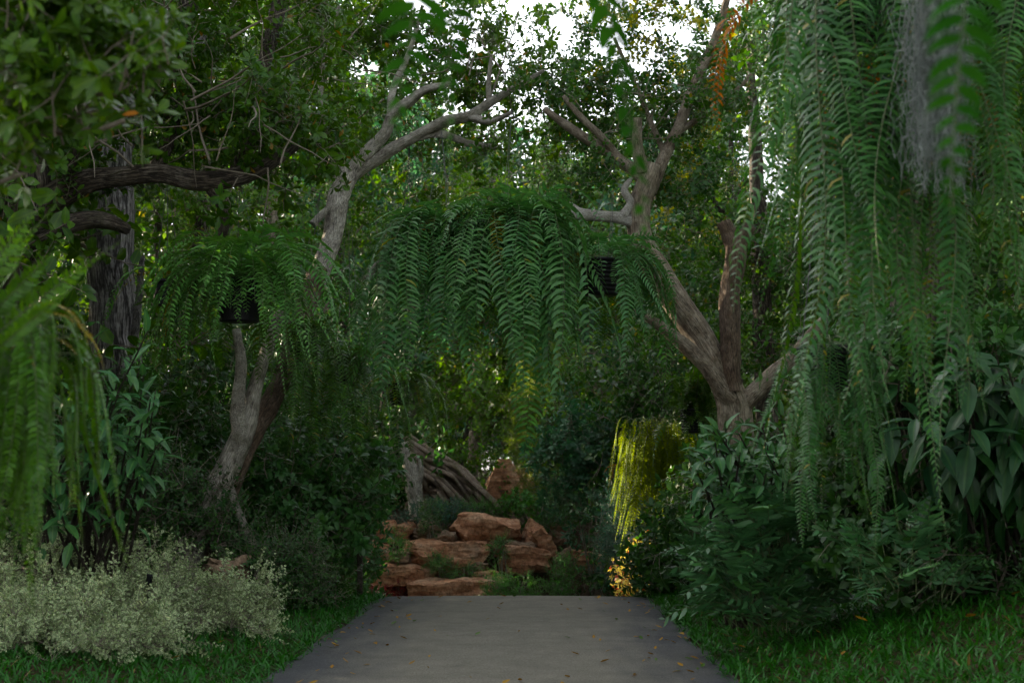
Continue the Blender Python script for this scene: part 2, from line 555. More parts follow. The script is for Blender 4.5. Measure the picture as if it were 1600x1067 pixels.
BK = dict(
    grey=bark_mat('pale_grey_bark', (.060, .050, .040), (.34, .30, .245), (.60, .56, .48), pale_at=.50, cracks=False, bump=1.0, scale=3.5),
    tan=bark_mat('tan_bark', (.065, .047, .032), (.25, .19, .135), (.42, .36, .28), pale_at=.54, cracks=False, bump=1.0, scale=3.5),
    dark=bark_mat('dark_bark', (.045, .034, .025), (.12, .095, .07), (.26, .23, .19), pale_at=.62, bump=.9),
    crack=bark_mat('cracked_grey_bark', (.085, .075, .073), (.31, .285, .28), (.44, .42, .41), scale=6, stretch=6, bump=1.0),
    brown=bark_mat('brown_bark', (.040, .027, .018), (.16, .105, .07), (.25, .19, .14), pale_at=.58, cracks=False, bump=1.0, scale=3.5),
    dead=bark_mat('bleached_deadwood', (.25, .22, .19), (.45, .42, .37), (.6, .58, .53), cracks=False, bump=.8),
    root=bark_mat('root_bark', (.11, .078, .055), (.36, .26, .185), (.50, .42, .34), scale=4, stretch=8, cracks=False, bump=.9),
    twig=bark_mat('twig_bark', (.10, .08, .06), (.25, .21, .16), (.38, .34, .28), cracks=False, bump=.3),
)
ROCK = stone_mat('red_sandstone', (.18, .072, .038), (.42, .20, .105), (.58, .37, .23))
ROCK2 = stone_mat('brown_sandstone', (.12, .075, .045), (.27, .18, .115), (.42, .32, .23))
POT = plain_mat('black_plastic', (.006, .006, .008), rough=.55, spec=.25, namt=.2)
WIRE = plain_mat('dark_wire', (.03, .03, .03), rough=.5)
SOIL = plain_mat('leaf_litter_soil', (.050, .034, .020), rough=.95, spec=.1, nscale=6, namt=.5, bump=.8)
STEM = plain_mat('green_stem', (.075, .10, .035), rough=.55)


# ------------------------------------------------------------------ mesh building
class MB:
    def __init__(self):
        self.V, self.F, self.A, self.n = [], [], [], 0
        self.M = []

    def add(self, V, F, A=None, mi=0):
        V = np.asarray(V, dtype=np.float64)
        if A is None:
            A = np.zeros((len(V), 3))
        self.V.append(V)
        self.A.append(np.asarray(A, dtype=np.float64))
        o = self.n
        self.F.extend([tuple(i + o for i in f) for f in F])
        self.M.extend([mi] * len(F))
        self.n += len(V)

    def mesh(self, name, mats, smooth_=True):
        me = bpy.data.meshes.new(name)
        V = np.concatenate(self.V)
        me.from_pydata(V.tolist(), [], self.F)
        a = me.attributes.new('leaf', 'FLOAT_VECTOR', 'POINT')
        a.data.foreach_set('vector', np.concatenate(self.A).astype(np.float32).ravel())
        if not isinstance(mats, (list, tuple)):
            mats = [mats]
        for x in mats:
            me.materials.append(x)
        if len(mats) > 1:
            me.polygons.foreach_set('material_index', np.array(self.M, dtype=np.int32))
        if smooth_:
            me.polygons.foreach_set('use_smooth', np.ones(len(me.polygons), dtype=bool))
        me.update()
        return me


def unit(v):
    v = np.asarray(v, dtype=float)
    return v / np.maximum(np.linalg.norm(v, axis=-1, keepdims=True), 1e-9)


def add_leaves(mb, P, D, Nn, L, W, curl=.25, v1=.32, v2=.68, w2=.85, fold=.18, mi=0, rng=nrng):
    """blades of eight triangles with a folded midrib; P base points, D directions, Nn upper sides"""
    P = np.asarray(P, float).reshape(-1, 3)
    n = len(P)
    D = unit(np.asarray(D, float).reshape(-1, 3))
    Nn = np.asarray(Nn, float).reshape(-1, 3)
    Nn = unit(Nn - D * np.sum(Nn * D, axis=1, keepdims=True))
    S = np.cross(D, Nn)
    L = np.broadcast_to(np.asarray(L, float), (n,))[:, None]
    W = np.broadcast_to(np.asarray(W, float), (n,))[:, None] * .5
    cu = np.broadcast_to(np.asarray(curl, float), (n,))[:, None]

    def row(v, s, w):
        return P + D * L * v * (1 - .15 * cu * v) - Nn * L * cu * v * v + S * W * w * s + Nn * W * fold * w * abs(s)
    rows = [row(0, 0, 0), row(v1, -1, 1), row(v1, 0, 1), row(v1, 1, 1), row(v2, -1, w2), row(v2, 0, w2), row(v2, 1, w2), row(1, 0, 0)]
    V = np.stack(rows, axis=1).reshape(-1, 3)
    rv = rng.random(n)
    u = np.array([0, -1, 0, 1, -1, 0, 1, 0.])
    v = np.array([0, v1, v1, v1, v2, v2, v2, 1.])
    A = np.stack([np.tile(u, n), np.tile(v, n), np.repeat(rv, 8)], axis=1)
    base = [(0, 2, 1), (0, 3, 2), (1, 2, 5, 4), (2, 3, 6, 5), (4, 5, 7), (5, 6, 7)]
    F = [tuple(i + 8 * k for i in f) for k in range(n) for f in base]
    mb.add(V, F, A, mi)


def add_tube(mb, pts, rads, seg=8, rough=0.0, seed=0, mi=0, cap=True, flare=None):
    pts = [np.asarray(p, float) for p in pts]
    n = len(pts)
    T = []
    for i in range(n):
        a, b = pts[max(0, i - 1)], pts[min(n - 1, i + 1)]
        T.append(unit(b - a))
    ref = np.array([0.31, 0.87, 0.38])
    u = unit(np.cross(T[0], ref))
    V, A = [], []
    s = 0
    for i in range(n):
        u = unit(u - T[i] * np.dot(u, T[i]))
        w = np.cross(T[i], u)
        if i:
            s += np.linalg.norm(pts[i] - pts[i - 1])
        for k in range(seg):
            th = 2 * math.pi * k / seg
            r = rads[i]
            if rough:
                c = Vector((math.cos(th) * 1.3 + seed * 3.1, math.sin(th) * 1.3, s / max(rads[0], .02) * .35))
                r *= 1 + rough * (noise.noise(c) + .5 * noise.noise(c * 2.7)) + rough * .5 * math.sin(3 * th + seed + s * .8)
            V.append(pts[i] + r * (math.cos(th) * u + math.sin(th) * w))
            A.append((k / seg, s / max(rads[0] * 2, .02) * .5, (seed * .37) % 1))
    F = []
    for i in range(n - 1):
        for k in range(seg):
            k2 = (k + 1) % seg
            F.append((i * seg + k, i * seg + k2, (i + 1) * seg + k2, (i + 1) * seg + k))
    if cap:
        V.append(pts[-1] + T[-1] * rads[-1] * .15)
        A.append((0, 0, .5))
        e = len(V) - 1
        for k in range(seg):
            F.append(((n - 1) * seg + k, (n - 1) * seg + (k + 1) % seg, e))
    mb.add(V, F, A, mi)


def catmull(pts, sub=4):
    P = [np.asarray(p, float) for p in pts]
    P = [2 * P[0] - P[1]] + P + [2 * P[-1] - P[-2]]
    out = []
    for i in range(1, len(P) - 2):
        for k in range(sub):
            t = k / sub
            a, b, c, d = P[i - 1], P[i], P[i + 1], P[i + 2]
            out.append(.5 * (2 * b + (c - a) * t + (2 * a - 5 * b + 4 * c - d) * t * t + (3 * b - a - 3 * c + d) * t ** 3))
    out.append(P[-2])
    return out


def limb_mb(spec, seg=10, rough=.12, seed=0, sub=5, mb=None, wob=.0):
    """spec: (px, py, Y, width in px) stations along a limb"""
    q = []
    for px, py, Y, w in spec:
        p = at(px, py, Y)
        q.append((p.x, p.y, p.z, m(w, Y) * .5))
    q = catmull(q, sub)
    pts = [c[:3].copy() for c in q]
    for i, p in enumerate(pts):
        r = q[i][3]
        v = noise.noise_vector(Vector((p[0] * 1.5 + seed, p[1] * 1.5, p[2] * 1.5)))
        p += np.array(v) * (r * .25 + wob)
    mb = mb or MB()
    add_tube(mb, pts, [max(.003, c[3]) for c in q], seg, rough, seed)
    return mb, pts


# ------------------------------------------------------------------ scene objects
LABELS = set()


def thing(name, label, cat, loc, group=None):
    o = bpy.data.objects.new(name, None)
    o.empty_display_size = .1
    o.location = loc
    o['label'] = label
    o['category'] = cat
    if group:
        o['group'] = group
    COL.objects.link(o)
    return o


def part(name, me, parent=None, M=None, kind=None, label=None):
    """link ME as one object; M is its world matrix"""
    o = bpy.data.objects.new(name, me)
    COL.objects.link(o)
    M = M if M is not None else Matrix.Identity(4)
    if parent is not None:
        o.parent = parent
        off = Vector(parent.location)
        pp = parent.parent
        while pp is not None:
            off += Vector(pp.location)
            pp = pp.parent
        M = Matrix.Translation(-off) @ M
    o.matrix_basis = M
    if kind:
        o['kind'] = kind
    if label:
        o['label'] = label
    return o


def tag(o, label, cat, group=None):
    o['label'] = label
    o['category'] = cat
    if group:
        o['group'] = group
    return o


def place(p, q, s):
    return Matrix.LocRotScale(Vector(p), q, Vector((s, s, s)) if not isinstance(s, Vector) else s)


def rand_dir(r=rnd):
    z = r.uniform(-1, 1)
    a = r.uniform(0, 2 * math.pi)
    h = math.sqrt(1 - z * z)
    return Vector((h * math.cos(a), h * math.sin(a), z))


# ---- leafy sprays -------------------------------------------------
SPRAYS = {}


def make_spray(kind, mat, seed):
    rg = np.random.default_rng(seed)
    mb = MB()

    def twig(p0, d, L, r, n=4, sag=.15):
        pts = [np.asarray(p0)]
        dd = unit(d)
        for i in range(n):
            dd = unit(dd + rg.normal(0, .16, 3) + np.array([0, 0, -sag * .3]))
            pts.append(pts[-1] + dd * L / n)
        add_tube(mb, pts, list(np.linspace(r, r * .35, n + 1)), 4, mi=1, cap=False)
        return pts

    def along(pts, t):
        x = t * (len(pts) - 1)
        i = min(int(x), len(pts) - 2)
        f = x - i
        return pts[i] * (1 - f) + pts[i + 1] * f, unit(pts[i + 1] - pts[i])

    def dress(pts, n, ll, lw, t0=.15, incl=(45, 80), curl=.25, rosette=0, **kw):
        P, D, Nn, Ls = [], [], [], []
        ph = rg.random() * 6.28
        for k in range(n):
            t = t0 + (1 - t0) * (k + rg.random()) / n
            p, d = along(pts, min(t, .999))
            a = ph + k * 2.4 + rg.normal(0, .3)
            s = unit(np.cross(d, [.3, .2, .9]))
            w = np.cross(d, s)
            rad = math.cos(a) * s + math.sin(a) * w
            inc = R(rg.uniform(*incl))
            dr = unit(d * math.cos(inc) + rad * math.sin(inc))
            P.append(p); D.append(dr)
            Nn.append(unit(d * .5 + np.array([0, 0, .8]) + rg.normal(0, .25, 3)))
            Ls.append(ll * rg.uniform(.65, 1.15))
        for k in range(rosette):
            p, d = along(pts, .999)
            a = ph + k * 6.28 / rosette + rg.normal(0, .2)
            s = unit(np.cross(d, [.3, .2, .9])); w = np.cross(d, s)
            rad = math.cos(a) * s + math.sin(a) * w
            inc = R(rg.uniform(25, 75))
            P.append(p); D.append(unit(d * math.cos(inc) + rad * math.sin(inc))); Nn.append(unit(d + np.array([0, 0, .4]) + rg.normal(0, .15, 3))); Ls.append(ll * rg.uniform(.8, 1.2))
        Ls = np.array(Ls)
        add_leaves(mb, P, D, Nn, Ls, Ls * lw / ll * rg.uniform(.85, 1.15, len(Ls)), curl=rg.uniform(curl * .3, curl * 1.6, len(Ls)), rng=rg, **kw)

    up = np.array([0, 0, 1.])
    if kind == 'broad':
        main = twig((0, 0, 0), up, .42, .006)
        dress(main, 9, .105, .042, rosette=6, v1=.45, v2=.75, w2=.9)
        for k in range(4):
            p, d = along(main, rg.uniform(.1, .7))
            q = twig(p, unit(rg.normal(0, 1, 3) * [1, 1, .5] + up * .5), rg.uniform(.2, .32), .004, 3)
            dress(q, 5, .10, .042, rosette=6, v1=.45, v2=.75, w2=.9)
    elif kind == 'near':
        main = twig((0, 0, 0), up, .36, .008)
        dress(main, 4, .15, .050, rosette=7, v1=.5, v2=.78, w2=.92, incl=(40, 70))
        for k in range(3):
            p, d = along(main, rg.uniform(.2, .7))
            q = twig(p, unit(rg.normal(0, 1, 3) * [1, 1, .5] + up * .7), rg.uniform(.18, .3), .005, 3)
            dress(q, 3, .14, .048, rosette=7, v1=.5, v2=.78, w2=.92)
    elif kind == 'round':
        main = twig((0, 0, 0), up, .45, .005, sag=.5)
        dress(main, 12, .075, .046, v1=.35, v2=.72, w2=.9, curl=.15)
        for k in range(5):
            p, d = along(main, rg.uniform(.1, .9))
            q = twig(p, unit(rg.normal(0, 1, 3) * [1, 1, .6] + up * .3), rg.uniform(.2, .35), .003, 3)
            dress(q, 9, .07, .044, v1=.35, v2=.72, w2=.9, curl=.15)
    elif kind == 'small':
        for k in range(7):
            q = twig((0, 0, 0), unit(rg.normal(0, .8, 3) + up), rg.uniform(.22, .42), .004, 3)
            dress(q, 13, .05, .022, t0=.25, incl=(40, 75))
    elif kind == 'varieg':
        for k in range(7):
            q = twig((0, 0, 0), unit(rg.normal(0, .8, 3) + up), rg.uniform(.2, .36), .003, 3)
            dress(q, 13, .042, .020, t0=.3, incl=(40, 75), curl=.15)
    elif kind == 'feather':
        for k in range(8):
            q = twig((0, 0, 0), unit(rg.normal(0, .7, 3) + up), rg.uniform(.25, .42), .003, 3)
            dress(q, 22, .055, .007, t0=.2, incl=(35, 65), curl=.1)
    elif kind == 'far':
        for k in range(6):
            q = twig((0, 0, 0), unit(rg.normal(0, .9, 3) + up * .8), rg.uniform(.3, .55), .006, 2)
            dress(q, 9, .11, .055, t0=.2, incl=(40, 85), v1=.35, v2=.7, w2=.85)
    elif kind == 'plume':
        for k in range(12):
            q = twig((0, 0, 0), unit(rg.normal(0, .9, 3) + up * .5), rg.uniform(.3, .5), .003, 3, sag=.8)
            dress(q, 16, .12, .008, t0=.2, incl=(20, 45), curl=.5)
    return mb.mesh(kind + '_spray', [mat, BK['twig']])


def sprays(kind, matk, n=5):
    key = (kind, matk)
    if key not in SPRAYS:
        SPRAYS[key] = [make_spray(kind, LM[matk], hash(kind + matk) % 1 + sum(map(ord, kind + matk)) * 10 + i) for i in range(n)]
    return SPRAYS[key]


def scatter(root, blobs, meshes, n, smin, smax, up=.5, outw=.6, shell=.5, name='foliage_spray', gaps=True, clumps=7, spread=.33, seed=0, keep=None):
    """sprays in clumps through the given ellipsoids (centre, radii, weight)"""
    r = random.Random(seed + 11)
    W = [b[2] for b in blobs]
    cl = []
    for c, rad, w in blobs:
        k = []
        for _ in range(max(2, int(clumps))):
            d = rand_dir(r)
            t = shell + (1 - shell) * r.random() ** .6
            k.append((Vector((d.x * rad[0], d.y * rad[1], d.z * rad[2])) * t, d))
        cl.append(k)
    made, tries = 0, 0
    while made < n and tries < n * 5:
        tries += 1
        i = r.choices(range(len(blobs)), W)[0]
        c, rad, _ = blobs[i]
        k, d = r.choice(cl[i])
        e = Vector((r.gauss(0, spread) * rad[0], r.gauss(0, spread) * rad[1], r.gauss(0, spread) * rad[2]))
        p = c + k + e
        if p.z < ground_z(p.x, p.y) + .03:
            continue
        if gaps and in_gap(p, .12 * smax) and r.random() < .95:
            continue
        if in_shaft(p):
            continue
        if keep and not keep(p):
            continue
        dr = ((p - c).normalized() * outw + Vector((0, 0, up)) + rand_dir(r) * .55).normalized()
        q = dr.to_track_quat('Z', 'Y') @ Quaternion((0, 0, 1), r.uniform(0, 6.28))
        part(name, r.choice(meshes), root, place(p, q, r.uniform(smin, smax)))
        made += 1


def blob(px, py, Y, rx, ry, depth, w=1.0):
    return (at(px, py, Y), (m(rx, Y), depth, m(ry, Y)), w)


# ---- fern fronds --------------------------------------------------
def make_frond(L, pl, pw, gap, mat, seed, e0=35, La=.5, end=-86, drop=.55, louvre=32, base=.12, wave=.1, rachis=.004, flat=False, ragged=.12, tip_pow=.7, stem_mat=None, tip=.45):
    rg = random.Random(seed)
    ds = gap / 2
    n = int(L / ds)
    p = Vector((0, 0, 0))
    pts, tans = [], []
    side_ph = rg.uniform(0, 6)
    y = 0
    for i in range(n + 1):
        s = i * ds
        th = end + (e0 - end) * math.exp(-(s / La) ** 1.6)
        th += 7 * math.sin(s * 2.2 + side_ph) * min(1, s / L)
        yaw = wave * math.sin(s * 1.3 + side_ph) + wave * .6 * math.sin(s * 3.7 + side_ph * 2)
        t = Vector((math.cos(R(th)), yaw, math.sin(R(th)))).normalized()
        pts.append(p.copy()); tans.append(t)
        p = p + t * ds
    mb = MB()
    step = max(1, n // 16)
    idx = list(range(0, n, step)) + [n]
    add_tube(mb, [pts[i] for i in idx], [rachis * (1 - .7 * i / n) for i in idx], 4, mi=1, cap=False)
    tw0 = rg.uniform(-.25, .25)
    for i in range(1, n):
        s = i * ds / L
        if s < base:
            continue
        prof = min(1, (s - base) / .10 + .45) * min(1, ((1 - s) / tip)) ** tip_pow
        ll = pl * prof * rg.uniform(1 - ragged, 1 + ragged)
        if ll < pl * .08 or rg.random() < ragged * .25:
            continue
        sg = 1 if i % 2 else -1
        t = tans[i]
        b = Vector((0, 1, 0))
        b = (b - t * b.dot(t)).normalized()
        nn = t.cross(b).normalized()
        if nn.x < 0 or (abs(nn.x) < .2 and nn.z < 0):
            nn = -nn
        tw = tw0 + .35 * math.sin(s * 7 + side_ph)
        b = (b * math.cos(tw) + nn * math.sin(tw))
        nn = (t.cross(b)).normalized()
        if nn.x < 0 and t.z < -.5 or (t.z >= -.5 and nn.z < 0):
            nn = -nn
        lv = R(louvre + rg.gauss(0, 12))
        a0 = R((8 if flat else 17) + rg.gauss(0, 6))
        rv = rg.random()
        pos = pts[i].copy()
        rows = []
        K = 3
        wprof = [.55, 1.0, .72]
        for k in range(K):
            f = k / K
            a = a0 + drop * f * 1.5
            dr = (b * sg * math.cos(a) + t * math.sin(a) - nn * .25 * f * 0).normalized()
            dr = (dr + Vector((0, 0, -1)) * .35 * f * drop).normalized()
            wv = (t * math.cos(lv) + nn * math.sin(lv))
            wv = (wv - dr * wv.dot(dr)).normalized()
            w = pw * .5 * wprof[k] * (.4 + .6 * prof)
            rows.append((pos - wv * w, pos + wv * w, f))
            pos = pos + dr * ll / K
        V, A = [], []
        for a_, b_, f in rows:
            V += [a_, b_]; A += [(-1, f, rv), (1, f, rv)]
        V.append(pos); A.append((0, 1, rv))
        F = [(0, 1, 3, 2), (2, 3, 5, 4), (4, 5, 6)]
        mb.add([tuple(v) for v in V], F, A, 0)
    return mb.mesh('frond', [mat, stem_mat or STEM])


FRONDS = {}


def fronds(key, matk, lengths, **kw):
    k = key + matk
    if k not in FRONDS:
        sd = sum(map(ord, k))
        FRONDS[k] = [make_frond(L, mat=LM[matk], seed=sd * 7 + i, **kw) for i, L in enumerate(lengths)]
    return FRONDS[k]


def lathe(profile, seg=24):
    mb = MB()
    V, F = [], []
    for r, z in profile:
        for k in range(seg):
            a = 2 * math.pi * k / seg
            V.append((r * math.cos(a), r * math.sin(a), z))
    for i in range(len(profile) - 1):
        for k in range(seg):
            F.append((i * seg + k, i * seg + (k + 1) % seg, (i + 1) * seg + (k + 1) % seg, (i + 1) * seg + k))
    mb.add(V, F)
    return mb


def pot_mesh(w, h, ribbed=True):
    prof = [(.001, 0), (w * .40, 0)]
    n = 8
    for i in range(n):
        z0, z1 = h * i / n, h * (i + .7) / n
        r0 = w * (.40 + .10 * i / n)
        if ribbed:
            prof += [(r0, z0 + .001), (r0 + .012, z0 + .008), (r0 + .012, z1), (r0, z1 + .006)]
        else:
            prof += [(r0, z0 + .001)]
    prof += [(w * .5, h), (w * .54, h), (w * .54, h + .03), (w * .46, h + .03), (w * .44, h * .9), (.001, h * .88)]
    return lathe(prof).mesh('pot', POT)


def hang_fern(name, label, center, sets, pot=None, wire_to=None, group=None, seed=0, cat='fern', rim=.12, az=None, zj=.05):
    """sets: (meshes, count, scale range, azimuth range in degrees or None, tilt range)"""
    r = random.Random(seed + 5)
    root = thing(name, label, cat, center, group)
    for meshes, cnt, (s0, s1), azr, (t0, t1) in sets:
        for i in range(cnt):
            a = 2 * math.pi * (i + r.random()) / cnt
            b = a
            if azr is None:                                    # most fronds turn their face to the open path
                b = r.uniform(0, 6.28)
                if r.random() < .8:
                    a = R(270 + r.gauss(0, 38))
            elif azr != 'r':
                a = b = R(r.uniform(*azr))
            d = Vector((math.cos(b), math.sin(b), 0))
            p = Vector(center) + d * r.uniform(.02, rim) + Vector((0, 0, r.uniform(-zj, zj)))
            q = Quaternion((0, 0, 1), a + r.gauss(0, .12)) @ Quaternion((0, 1, 0), -R(r.uniform(t0, t1))) @ Quaternion((1, 0, 0), r.gauss(0, .10))
            part('frond', r.choice(meshes), root, place(p, q, r.uniform(s0, s1)))
    if pot:
        w, h, rib = pot
        part('pot', pot_mesh(w, h, rib), root, Matrix.Translation(Vector(center) - Vector((0, 0, h + .02))))
    if wire_to is not None:
        for k in range(3):
            mb = MB()
            a = k * 2.1 + seed
            p0 = Vector(center) + Vector((math.cos(a), math.sin(a), 0)) * (pot[0] * .5 if pot else .15)
            add_tube(mb, [tuple(p0), tuple(Vector(wire_to))], [.004, .004], 4)
            part('hanger_wire', mb.mesh('hanger_wire', WIRE), root)
    return root


# ------------------------------------------------------------------ GROUND
def grid_sheet(name, xs, ys, zf, mat, kind='structure'):
    mb = MB()
    V = [(x, y, zf(x, y)) for y in ys for x in xs]
    nx = len(xs)
    F = [(j * nx + i, j * nx + i + 1, (j + 1) * nx + i + 1, (j + 1) * nx + i) for j in range(len(ys) - 1) for i in range(nx - 1)]
    mb.add(V, F)
    o = part(name, mb.mesh(name, mat))
    o['kind'] = kind
    return o


xs = sorted(set([-300, -120, -60, -35, -22] + list(np.arange(-14, 14.01, .35)) + [22, 35, 60, 120, 300]))
ys = sorted(set([-120, -60, -30, -15] + list(np.arange(-6, 46.01, .4)) + [50, 60, 80, 120, 200, 400]))
PATH_HALF = 1.78


def ground_under(x, y):
    z = ground_z(x, y)
    return z - .06 * (1 - smooth((abs(x) - PATH_HALF + .05) / .25)) if y < 45 else z


grid_sheet('ground', [float(x) for x in xs], [float(y) for y in ys], ground_under, SOIL)

mb = MB()
V, F = [], []
pys = [float(v) for v in np.arange(-8, 29.01, .25)]
ncx = 14
for j, y in enumerate(pys):
    for i in range(ncx + 1):
        t = i / ncx * 2 - 1
        half = PATH_HALF + .10 * noise.noise((y * .7, 3.3 if t < 0 else 9.1, 0)) + .05 * noise.noise((y * 3.1, 1.3 if t < 0 else 7.1, 0))
        bend = max(0, y - 20) ** 2 * .035
        x = t * half + bend
        V.append((x, y, ground_z(0, y) + .004 + .015 * (1 - t * t)))
for j in range(len(pys) - 1):
    for i in range(ncx):
        F.append((j * (ncx + 1) + i, j * (ncx + 1) + i + 1, (j + 1) * (ncx + 1) + i + 1, (j + 1) * (ncx + 1) + i))
mb.add(V, F)
o = part('path', mb.mesh('path', path_material()))
o['kind'] = 'structure'


def grass(name, n, region, seed, lmin=.06, lmax=.14, dens=None):
    rg = np.random.default_rng(seed)
    P, D, Nn, Ls = [], [], [], []
    while len(P) < n:
        x = rg.uniform(region[0], region[1]); y = rg.uniform(region[2], region[3])
        edge = abs(x) - PATH_HALF
        if edge < -.13 or (edge < .02 and rg.random() < .6):
            continue
        if dens and rg.random() > dens(x, y):
            continue
        z = ground_z(x, y)
        a = rg.uniform(0, 6.28)
        el = R(rg.uniform(15, 80))
        d = np.array([math.cos(a) * math.cos(el), math.sin(a) * math.cos(el), math.sin(el)])
        P.append((x, y, z - .01 + .05 * max(0, noise.noise((x * 2, y * 2, 5))))); D.append(d)
        Nn.append(np.array([-d[0] * .5, -d[1] * .5, 1]) + rg.normal(0, .3, 3))
        Ls.append(rg.uniform(lmin, lmax))
    mb = MB()
    Ls = np.array(Ls)
    add_leaves(mb, P, D, Nn, Ls, np.maximum(.009, Ls * .12), curl=rg.uniform(.2, .9, n), v1=.3, v2=.7, w2=.7, rng=rg)
    o = part(name, mb.mesh(name, LM['grass']))
    o['kind'] = 'stuff'
    o['label'] = 'short broad-bladed grass along the path'
    return o


grass('grass', 64000, (1.7, 7.0, 5.0, 19.5), 3, .06, .16, dens=lambda x, y: 1.0 if x < 4.6 else max(.2, 1 - (x - 4.6) * .4))
grass('grass', 32000, (-5.4, -1.7, 6.0, 19.5), 4, .06, .15, dens=lambda x, y: max(smooth((x + 4.9) / 1.6), .5 if y < 11 else 0))


# ------------------------------------------------------------------ TREES OF THE ARCH
def tree_root(name, label, px, py, Y, group=None, cat='tree'):
    p = at(px, py, Y)
    return thing(name, label, cat, (p.x, p.y, ground_z(p.x, p.y)), group)


def limbs(root, specs, mat, seg=10, rough=.12, seed=0):
    for i, (nm, sp) in enumerate(specs):
        mb, pts = limb_mb(sp, seg, rough, seed + i * 3)
        part(nm, mb.mesh(nm, mat), root)


def stems(root, pts_from, targets, mat, r0=.02, r1=.005, name='stem', seed=0):
    rr = random.Random(seed)
    for tgt in targets:
        a = Vector(pts_from) + Vector((rr.uniform(-.08, .08), rr.uniform(-.08, .08), -.03))
        b = Vector(tgt)
        mid = a.lerp(b, .5) + Vector((rr.uniform(-.1, .1), rr.uniform(-.1, .1), rr.uniform(0, .1)))
        mb = MB()
        q = catmull([tuple(a), tuple(mid), tuple(b)], 4)
        add_tube(mb, q, list(np.linspace(r0, r1, len(q))), 6)
        part(name, mb.mesh(name, mat), root)


def twigs(root, starts, mat, n, Lr, seed=0):
    """thin bare twigs that leave a crown's limbs"""
    rr = random.Random(seed)
    var = []
    for i in range(4):
        mb = MB()
        p = np.zeros(3); d = np.array([0, 0, 1.]); pts = [p]
        for k in range(6):
            d = unit(d + np.random.default_rng(seed + i * 9 + k).normal(0, .13, 3)); p = p + d / 6; pts.append(p)
        add_tube(mb, pts, list(np.linspace(.011, .003, 7)), 5)
        var.append(mb.mesh('twig', mat))
    for i in range(n):
        p = rr.choice(starts)
        q = (rand_dir(rr) + Vector((0, 0, .35))).normalized().to_track_quat('Z', 'Y')
        part('twig', rr.choice(var), root, place(p + rand_dir(rr) * .3, q, rr.uniform(*Lr)))


# old dark tree at the far left whose limb lies level above the basket fern
t = tree_root('spreading_tree', 'dark old tree with a thick level limb above the left basket fern', -30, 800, 15)
limbs(t, [
    ('trunk', [(-90, 980, 15, 130), (-70, 700, 15, 110), (-10, 480, 15, 96), (36, 370, 15, 84), (52, 300, 15, 74), (10, 200, 15.2, 60), (-70, 80, 15.5, 50)]),
    ('limb', [(45, 335, 15, 60), (120, 288, 15, 42), (190, 278, 15, 32), (250, 272, 15, 30), (310, 284, 15, 32), (365, 278, 15, 30), (410, 262, 15.1, 24), (470, 225, 15.4, 12)]),
    ('limb', [(50, 370, 14.8, 44), (110, 350, 14.7, 30), (160, 346, 14.8, 26), (200, 360, 15, 18)]),
    ('limb', [(330, 290, 15, 26), (350, 330, 15.1, 22), (345, 380, 15.3, 16), (335, 430, 15.4, 12)]),
    ('limb', [(240, 274, 15, 22), (265, 200, 15.2, 26), (275, 110, 15.4, 28), (290, 30, 15.6, 30), (300, -60, 15.8, 30)]),
    ('limb', [(360, 280, 15, 20), (400, 200, 15.3, 18), (415, 100, 15.6, 22), (430, 30, 15.8, 26), (440, -60, 16, 28)]),
    ('limb', [(100, 300, 15, 18), (130, 210, 14.6, 12), (190, 120, 14.4, 9), (230, 40, 14.4, 7)]),
], BK['dark'], seg=14, rough=.16, seed=2)
scatter(t, [blob(120, 150, 14.8, 130, 100, 1.0), blob(250, 120, 15.2, 110, 110, 1.1, 1.2), blob(390, 110, 15.2, 110, 110, 1.2, 1.3), blob(330, 205, 15.6, 130, 40, .7, .7),
            blob(200, 200, 15.6, 110, 45, .6, .6), blob(450, 210, 15.3, 60, 60, .8, .7), blob(300, 10, 15.5, 200, 60, 1.2, 1), blob(60, 330, 15.4, 70, 60, .5, .3), blob(20, 420, 14.2, 60, 60, .3, .35)],
        sprays('broad', 'tree'), 300, .8, 1.25, seed=21, clumps=10)
twigs(t, [at(x, y, 14.3) for x, y in ((200, 220), (300, 150), (350, 100), (400, 240), (260, 60), (150, 180), (430, 150), (320, 250))], BK['twig'], 46, (.7, 1.5), seed=5)

# grey cracked trunk behind
t = tree_root('trunk_tree', 'tree with a straight cracked grey trunk beside the left basket fern', 185, 800, 19.5)
limbs(t, [
    ('trunk', [(190, 900, 19.5, 100), (188, 720, 19.5, 84), (184, 560, 19.5, 78), (176, 420, 19.5, 74), (172, 300, 19.5, 72), (170, 120, 19.5, 66), (165, -80, 19.6, 60)]),
    ('limb', [(172, 250, 19.5, 36), (250, 160, 19.8, 24), (320, 60, 20, 18), (360, -60, 20, 12)]),
    ('limb', [(205, 560, 19.4, 14), (216, 480, 19.2, 12), (222, 400, 19.2, 9)]),
], BK['crack'], seg=18, rough=.07, seed=4)
scatter(t, [blob(160, -40, 20, 240, 90, 1.6), blob(340, 30, 20.4, 160, 120, 1.5), blob(60, 60, 20.2, 130, 110, 1.4), blob(250, 190, 20.5, 180, 70, 1.2, .7), blob(90, 240, 20.4, 130, 80, 1.2, .8)],
        sprays('far', 'tree'), 240, .8, 1.3, seed=22, clumps=9)

